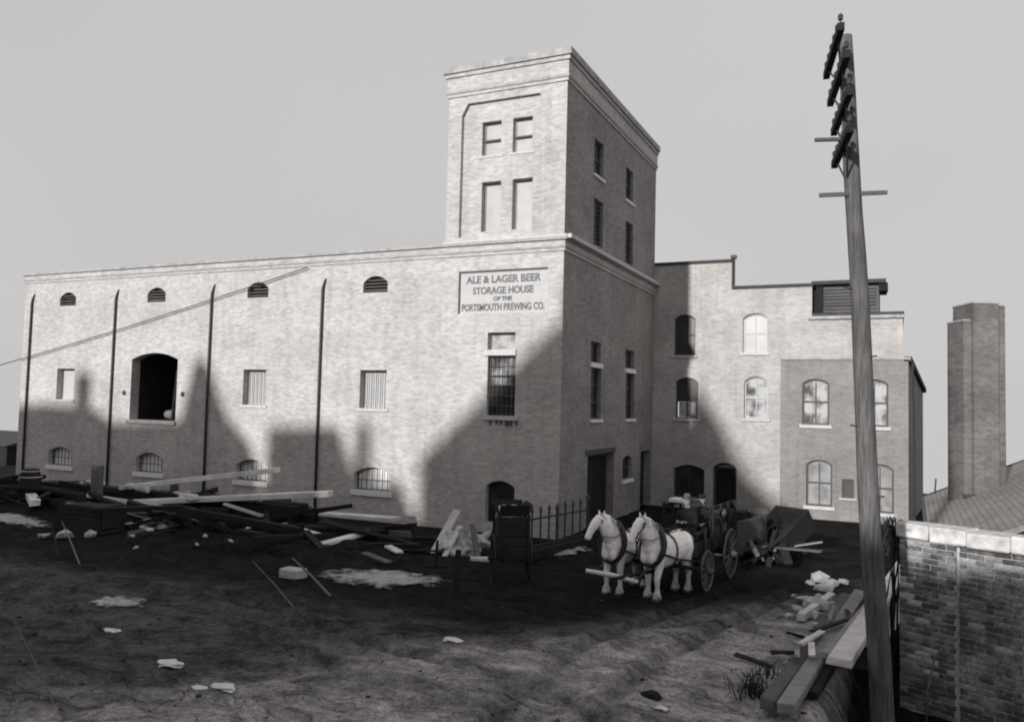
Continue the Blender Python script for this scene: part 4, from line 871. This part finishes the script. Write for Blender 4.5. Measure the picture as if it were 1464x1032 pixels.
    for fx, s in ((.68 + step * .8, 1), (.68 - step * .8, -1), (-.75 - step * .6, 1), (-.75 + step * .6, -1)):
        m = MB()
        for q in range(26):
            a_ = rg.uniform(0, 6.28); d_ = Vector((math.cos(a_), math.sin(a_), 0)); p = Vector((fx - .02, s * .167, .24)) + d_ * .05; m.tube([p, p + d_ * .04 + Vector((0, 0, -.09)), p + d_ * .07 + Vector((-.02, 0, -.19))], [.016, .016, .004], 4)
        m.build('feather', HAIR, h, True, local=True)
    m = MB()
    for s in (-1, 1):
        m.tube([(.72, s * .10, 1.86), (.78, s * .27, 1.62), (.84, s * .36, 1.32), (.90, s * .28, 1.02), (.92, s * .08, .86)], [.014, .022, .026, .024, .014], 6)
    m.build('hames', IRON, h, True, local=True)
    cl = MB()      # collar: a padded oval sloping round the base of the neck
    n = 26; cs = Vector((.66, 0, 1.33)); up = Vector((-.28, 0, .96)).normalized(); fw = Vector((.96, 0, .28))
    vs = []
    for i in range(n):
        t = 2 * math.pi * i / n; wy = .335 if math.sin(t) < .2 else .335 - .11 * (math.sin(t) - .2); d = Vector((0, math.cos(t) * wy, 0)) + up * (math.sin(t) * .50); dn = d.normalized()
        for j in range(6):
            q = 2 * math.pi * j / 6; vs.append(cs + d + dn * (.065 * math.cos(q)) + fw * (.085 * math.sin(q)))
    cl.add(vs, [(i * 6 + j, ((i + 1) % n) * 6 + j, ((i + 1) % n) * 6 + (j + 1) % 6, i * 6 + (j + 1) % 6) for i in range(n) for j in range(6)])
    cl.build('collar', LEATHER, h, True, local=True)
    st_ = MB()
    for s in (-1, 1):
        st_.tube([(.70, s * .37, 1.16), (.1, s * .405, .98), (-.6, s * .40, .86), (-1.35, s * .36, .72)], .03, 6)       # trace
    for x0, rr in ((.12, .40), ):
        ps = [Vector((x0 - .04 * math.cos(t), math.sin(t) * .40, 1.14 + math.cos(t) * .435)) for t in [2 * math.pi * k / 24 for k in range(25)]]; st_.tube(ps, .024, 5, False)
    st_.tube([(.1, .0, 1.545), (-.35, 0, 1.565), (-.75, 0, 1.605), (-1.0, 0, 1.42)], .02, 5)
    for s in (-1, 1): st_.tube([(-.55, s * .06, 1.6), (-.70, s * .33, 1.42), (-.78, s * .375, 1.15), (-.98, s * .16, 1.0), (-1.02, 0, .99)], .022, 5)
    st_.build('harness', LEATHER, h, True, local=True)
    br = MB(); k = ht
    for s in (-1, 1):
        br.tube([(1.03, k * .5 + s * .1, 2.0), (1.12, k * .6 + s * .125, 1.86), (1.25, k * .9 + s * .10, 1.65), (1.31, k * 1.05 + s * .085, 1.55)], .02, 5)
        br.tube([(1.31, k * 1.05 + s * .085, 1.55), (1.0, s * .2, 1.5), (.6, s * .3, 1.62)], .010, 5)
        br.add([(1.08, k * .6 + s * .14, 1.79), (1.18, k * .7 + s * .165, 1.79), (1.19, k * .7 + s * .165, 1.94), (1.07, k * .6 + s * .14, 1.94)], [(0, 1, 2, 3)])
    ps = [Vector((1.265 + .03 * math.cos(t), k * .95 + math.sin(t) * .098, 1.66 + math.cos(t) * .13)) for t in [2 * math.pi * q / 16 for q in range(17)]]; br.tube(ps, .012, 5, False)
    ps = [Vector((1.06 + .05 * math.cos(t), k * .55 + math.sin(t) * .118, 1.93 + math.cos(t) * .13)) for t in [2 * math.pi * q / 16 for q in range(17)]]; br.tube(ps, .012, 5, False)
    br.build('bridle', LEATHER, h, True, local=True)
    return h
hd = math.atan2(-.957, -.29)
make_horse('white draught horse in dark harness, the one beside the wagon wheel', (5.2, -6.1, gz(5.2, -6.1)), hd, -.16, .06).scale = (.92, .92, .94)
make_horse('white draught horse in dark harness, the one nearer the picket fence', (4.16, -5.95, gz(4.16, -5.95)), hd + .08, -.30, -.07).scale = (.92, .92, .94)

# ------------------------------------------------------------------ the wagon
wgz = 0.0
wa = thing('dray_wagon', 'dark four wheeled dray wagon with staked sides behind the white horses', 'wagon', (5.33, -4.05, wgz), math.atan2(-.995, -.1))
FA, RA = 1.05, -.98                      # axle positions along the wagon
wheel_parts(wa, (FA, .74, .50), (0, 1, 0), .50, 12, W_MID); wheel_parts(wa, (FA, -.74, .50), (0, 1, 0), .50, 12, W_MID)
wheel_parts(wa, (RA, .74, .64), (0, 1, 0), .64, 14, W_MID); wheel_parts(wa, (RA, -.74, .64), (0, 1, 0), .64, 14, W_MID)
for x, z in ((FA, .5), (RA, .64)):
    MB().tube([(x, -.8, z), (x, .8, z)], .05, 8).build('axle', IRON, wa, local=True); LB(x - .07, x + .07, -.55, .55, z + .04, .86).build('bolster', W_CART, wa, local=True)
for k in range(6): LB(-1.75, 1.5, -.62 + k * .208, -.62 + k * .208 + .2, .87, .93).build('floor_plank', W_CART, wa, local=True)
for s in (-1, 1):
    LB(-1.75, 1.5, s * .60 - .03, s * .60 + .03, .932, 1.20).build('side_board', W_CART, wa, local=True)
    for x in (-1.65, -1.0, -.35, .3, .9): LB(x - .03, x + .03, s * .655 - .025, s * .655 + .025, .85, 1.98 if x < .5 else 1.5).build('stake', W_CART, wa, local=True)
    LB(-1.75, .4, s * .60 - .02, s * .60 + .02, 1.45, 1.62).build('side_rail', W_CART, wa, local=True)
    LB(-1.75, .4, s * .60 - .025, s * .60 + .025, 1.86, 1.96).build('side_rail', W_CART, wa, local=True)
LB(1.44, 1.5, -.57, .57, .935, 1.3).build('dashboard', W_CART, wa, local=True)
LB(.82, 1.2, -.6, .6, 1.36, 1.41).build('seat', W_CART, wa, local=True); LB(.02, .36, -.57, .57, 1.32, 1.37).build('seat', W_CART, wa, local=True)
for x in (.9, 1.1): 
    for s in (-.5, .5): LB(x - .03, x + .03, s - .03, s + .03, .932, 1.358).build('seat_leg', W_CART, wa, local=True)
for s in (-.5, .5): LB(.16, .22, s - .03, s + .03, .932, 1.318).build('seat_leg', W_CART, wa, local=True)
MB().tube([(FA, 0, .62), (2.4, -.1, .62), (4.0, -.42, .66)], [.06, .05, .04], 8).build('tongue', W_CART, wa, local=True)
MB().beam((1.75, -.85, .66), (1.75, .75, .66), .09, .08).build('doubletree', W_CART, wa, local=True)
# neck yoke, in front of the horses
yk = MB().tube([(3.78, -7.75, .72), (4.35, -7.65, .66), (4.93, -7.54, .55)], [.045, .06, .045], 8)
inv = Matrix.Translation((5.33, -4.05, wgz)) @ Matrix.Rotation(math.atan2(-.995, -.1), 4, 'Z'); inv = inv.inverted(); yk.v = [inv @ v for v in yk.v]
yk.build('neck_yoke', W_PALE, wa, True, local=True)
for a_, b_ in (((4.88, -7.55, .58), (5.03, -6.98, .86)), ((3.95, -7.72, .72), (3.98, -6.90, .86))):
    sp_ = MB().tube([Vector(a_), Vector(a_).lerp(Vector(b_), .5) - Vector((0, 0, .05)), Vector(b_)], .018, 6); sp_.v = [inv @ v for v in sp_.v]; sp_.build('yoke_strap', LEATHER, wa, True, local=True)
def placed(x, y, z): return Matrix.Translation((5.33, -4.05, wgz)) @ Matrix.Rotation(math.atan2(-.995, -.1), 4, 'Z') @ Vector((x, y, z))
def wload(mb, name, mat, label, cat, smooth=False, bevel=.01):
    mb.v = [placed(*v) for v in mb.v]; return single(mb, name, mat, label, cat, None, smooth, bevel)
wload(LB(-1.3, -.7, -.5, .1, .935, 1.75), 'crate', W_CART, 'dark tall crate riding in the wagon bed', 'crate')
wload(LB(-.5, -.05, .05, .5, .935, 1.5), 'crate', W_MID, 'grey small crate in the wagon behind the seat', 'crate')
ca = thing('cask', 'grey cask standing in the wagon beside the tall crate', 'cask', placed(-1.3, .3, .935))
c_ = placed(-1.3, .3, .935); MB().tube([c_ + Vector((0, 0, z)) for z in (0, .2, .4, .6, .8)], [.2, .24, .25, .24, .2], 14).build('staves', W_MID, ca, True)
for z in (.12, .68): MB().ring(c_ + Vector((0, 0, z)), (0, 0, 1), .228, .014, 18, 5).build('hoop', IRON, ca)
bx = MB().box(-.42, .05, -.62, -.2, 1.965, 2.06); wload(bx, 'board', W_PALE, 'short pale board lying across the wagon rails', 'board')

# ------------------------------------------------------------------ two men on the wagon
def limb(b, *pr): b.tube([p for p, r in pr], [r for p, r in pr], 10)
def make_person(label, loc, rotz, lean=0.0, armz=.28, hat='cap'):
    """local: sits facing +x, z = 0 at the seat"""
    t = thing('person', label, 'person', loc, rotz); lx = lean
    b = MB()
    limb(b, ((0, 0, .02), (.17, .13)), ((.0, 0, .2), (.155, .115)), ((lx * .5, 0, .38), (.18, .125)), ((lx * .8, 0, .50), (.165, .11)), ((lx, 0, .57), (.07, .065)), ((lx + .015, 0, .66), (.055, .06)))
    hz = .74; hx = lx + .035
    limb(b, ((hx, 0, hz - .115), (.045, .05)), ((hx + .01, 0, hz - .07), (.064, .078)), ((hx, 0, hz), (.076, .095)), ((hx - .01, 0, hz + .07), (.072, .09)), ((hx - .01, 0, hz + .115), (.03, .04)))
    limb(b, ((hx + .085, 0, hz + .02), (.010, .012)), ((hx + .113, 0, hz - .02), (.017, .014)), ((hx + .09, 0, hz - .03), (.012, .01)))
    for s in (-1, 1): b.lump((hx - .01, s * .08, hz), .024, 1, 1, 0, (.8, .4, 1.2))
    hands = []
    for s in (-1, 1):
        sh_, el_, wr = Vector((lx * .8, s * .19, .47)), Vector((lx * .6 + .05, s * .25, .2)), Vector((.32, s * .11, armz - .05))
        limb(b, (sh_, .06), (sh_.lerp(el_, .5), .052), (el_, .042), (el_.lerp(wr, .5), .038), (wr, .028))
        kn, an_ = Vector((.44, s * .12, .03)), Vector((.42, s * .12, -.36))
        limb(b, (Vector((.02, s * .10, .03)), .095), (Vector((.22, s * .115, .05)), .08), (kn, .06), (kn.lerp(an_, .4), .055), (an_, .04)); limb(b, (an_ + Vector((-.05, 0, -.05)), (.04, .04)), (an_ + Vector((.05, 0, -.055)), (.045, .04)), (an_ + Vector((.17, 0, -.075)), (.042, .022)))
        hands.append((wr, (wr - el_).normalized(), s))
    body = fuse(b, .016, 2)
    for wr, d, s in hands:      # palms with curled fingers
        sd_ = Vector((0, 1, 0)); dn = Vector((0, 0, -1)); body.tube([wr - d * .01, wr + d * .045, wr + d * .085], [(.022, .014), (.038, .016), (.036, .013)], 8)
        for k, ln in enumerate((.06, .068, .064, .05)):
            q = wr + d * .082 + sd_ * ((k - 1.5) * .018); body.tube([q, q + d * ln * .45 + dn * .012, q + d * ln * .5 + dn * .038, q + d * ln * .2 + dn * .052], [.0085, .008, .0075, .006], 6)
        q = wr + d * .03 - sd_ * (s * .034); body.tube([q, q - sd_ * (s * .018) + d * .03, q - sd_ * (s * .008) + d * .055 + dn * .02], [.011, .009, .007], 6)
    body.build('body', SKIN, t, True, local=True)
    c = MB()
    limb(c, ((-.02, 0, -.02), (.20, .17)), ((0, 0, .1), (.185, .15)), ((.01, 0, .25), (.185, .145)), ((lx * .6, 0, .42), (.205, .15)), ((lx * .85, 0, .52), (.15, .11)), ((lx, 0, .585), (.075, .08)))
    for wr, d, s in hands:
        sh_, el_ = Vector((lx * .8, s * .19, .48)), Vector((lx * .6 + .05, s * .25, .2)); limb(c, (sh_, .082), (sh_.lerp(el_, .5), .07), (el_, .06), (el_.lerp(wr, .6), .054), (wr - d * .02, .046))
    fuse(c, .018, 2).build('coat', COAT, t, True, local=True)
    c = MB()
    for s in (-1, 1):
        kn, an_ = Vector((.44, s * .12, .03)), Vector((.42, s * .12, -.36)); limb(c, (Vector((-.05, s * .08, .03)), .11), (Vector((.2, s * .115, .05)), .095), (kn + Vector((.005, 0, .005)), .078), (kn.lerp(an_, .5), .068), (an_ + Vector((0, 0, .0)), .058))
    fuse(c, .018, 2).build('trousers', COAT, t, True, local=True)
    for s in (-1, 1):
        a_ = Vector((.42, s * .12, -.36)); k = MB(); limb(k, (a_ + Vector((0, 0, .02)), .05), (a_ + Vector((-.02, 0, -.05)), (.05, .05))); limb(k, (a_ + Vector((-.065, 0, -.06)), (.04, .035)), (a_ + Vector((.05, 0, -.062)), (.05, .04)), (a_ + Vector((.185, 0, -.08)), (.045, .025)))
        fuse(k, .014, 1).build('boot', LEATHER, t, True, local=True)
    ht = MB(); z = hz + .055
    if hat == 'cap': ht.tube([(hx - .01, 0, z), (hx - .015, 0, z + .05), (hx - .02, 0, z + .085)], [(.088, .105), (.1, .118), (.05, .06)], 14); ht.prism([(hx + .06, -.07, z), (hx + .15, -.045, z - .015), (hx + .165, 0, z - .02), (hx + .15, .045, z - .015), (hx + .06, .07, z)], (0, 0, .012))
    else: ht.tube([(hx - .01, 0, z), (hx - .01, 0, z + .012)], [(.14, .16), (.145, .165)], 18); ht.tube([(hx - .01, 0, z + .01), (hx - .01, 0, z + .09), (hx - .01, 0, z + .13)], [(.085, .1), (.082, .097), (.05, .06)], 14)
    ht.build('hat', COAT if hat == 'cap' else W_MID, t, True, local=True)
    MB().tube([(hx - .055, 0, hz + .06), (hx - .06, 0, hz), (hx - .045, 0, hz - .05)], [(.07, .05), (.074, .045), (.05, .03)], 10).build('hair', COAT, t, True, local=True)
    return t
wr_ = math.atan2(-.995, -.1)
p_ = placed(1.02, .26, 1.415); make_person('dark coated driver in a light hat on the wagon seat holding the reins', p_, wr_ - .25, .06, .30, 'brim')
p_ = placed(.2, .33, 1.375); make_person('dark coated man in a cap seated behind the driver', p_, wr_ + .1, -.02, .22, 'cap')

# ------------------------------------------------------------------ tipped cart and litter behind the wagon
tp = thing('tip_cart', 'dark tip cart with its box tilted up before the wing wall', 'cart', (6.95, .7, 0), math.atan2(1.0, .62))
tl = Matrix.Translation((.55, 0, .5)) @ Matrix.Rotation(R(-34), 4, 'Y') @ Matrix.Translation((-.55, 0, -.5))
def tb(*a):
    m = MB().box(*a); m.v = [tl @ v for v in m.v]; return m
for k in range(4): tb(-.9, 1.05, -.6 + k * .3, -.6 + k * .3 + .29, .62, .67).build('floor_plank', W_CART, tp, local=True)
for s in (-.6, .56):
    for k in range(3): tb(-.9, 1.05, s, s + .04, .672 + k * .22, .672 + k * .22 + .21).build('side_board', W_CART, tp, local=True)
for k in range(3): tb(1.052, 1.10, -.6, .6, .672 + k * .22, .672 + k * .22 + .21).build('end_board', W_CART, tp, local=True)
for s in (-.72, .72): wheel_parts(tp, (.3, s * .6, .46), (0, 1, 0), .46, 12, W_DARK)
MB().tube([(.3, -.5, .46), (.3, .5, .46)], .045, 8).build('axle', IRON, tp, local=True)
for s in (-.4, .4): MB().tube([(.6, s, .55), (-.8, s, .45), (-2.0, s * .9, .06)], [.05, .045, .035], 8).build('shaft', W_CART, tp, local=True)
single(MB().prism([(5.98, -1.0, .25), (6.55, .6, .25), (6.5, .6, 1.25), (5.95, -1.0, 1.2)], (.06, -.03, 0)), 'cart_board', W_MID, 'broad grey board leaning behind the rear wagon wheel', 'board')
kg = thing('keg', 'grey keg standing against the wing wall behind the tip cart', 'keg', (6.0, 3.4, gz(6, 3.4)))
MB().tube([(6.0, 3.4, z) for z in (0, .3, .6, .9, 1.15)], [.28, .34, .36, .34, .28], 14).build('staves', W_MID, kg, True)
for z in (.2, .95): MB().ring((6.0, 3.4, z), (0, 0, 1), .32, .018, 20, 5).build('hoop', IRON, kg)
bk = thing('packing_box', 'dark packing box standing beside the keg', 'box', (5.2, 2.6, 0))
for k in range(5): MB().box(4.75, 5.65, 2.2, 3.0, .0 + k * .22, .0 + k * .22 + .212).build('board', W_CART, bk)

rj = random.Random(21)
for k in range(22):
    x = rj.uniform(6.0, 7.5); y = rj.uniform(-.9, 1.6); a_ = rj.uniform(-.4, 1.9); ln = rj.uniform(.8, 2.2); dx, dy = math.cos(a_) * ln / 2, math.sin(a_) * ln / 2; z0 = rj.uniform(.12, .6); ti = rj.uniform(-.35, .45)
    m_ = (W_DARK, W_DARK, W_MID, W_DARK, W_GREY)[k % 5]; nm = {0: 'dark', 1: 'dark', 2: 'brownish grey', 3: 'dark', 4: 'silver grey'}[k % 5]
    timber((x - dx, y - dy, max(z0 - ti, .05)), (x + dx, y + dy, max(z0 + ti, .05)), rj.uniform(.12, .3), rj.uniform(.04, .1), m_, nm + ' board in the jumbled heap behind the wagon', nm + ' boards behind the wagon', 'board', 'board')
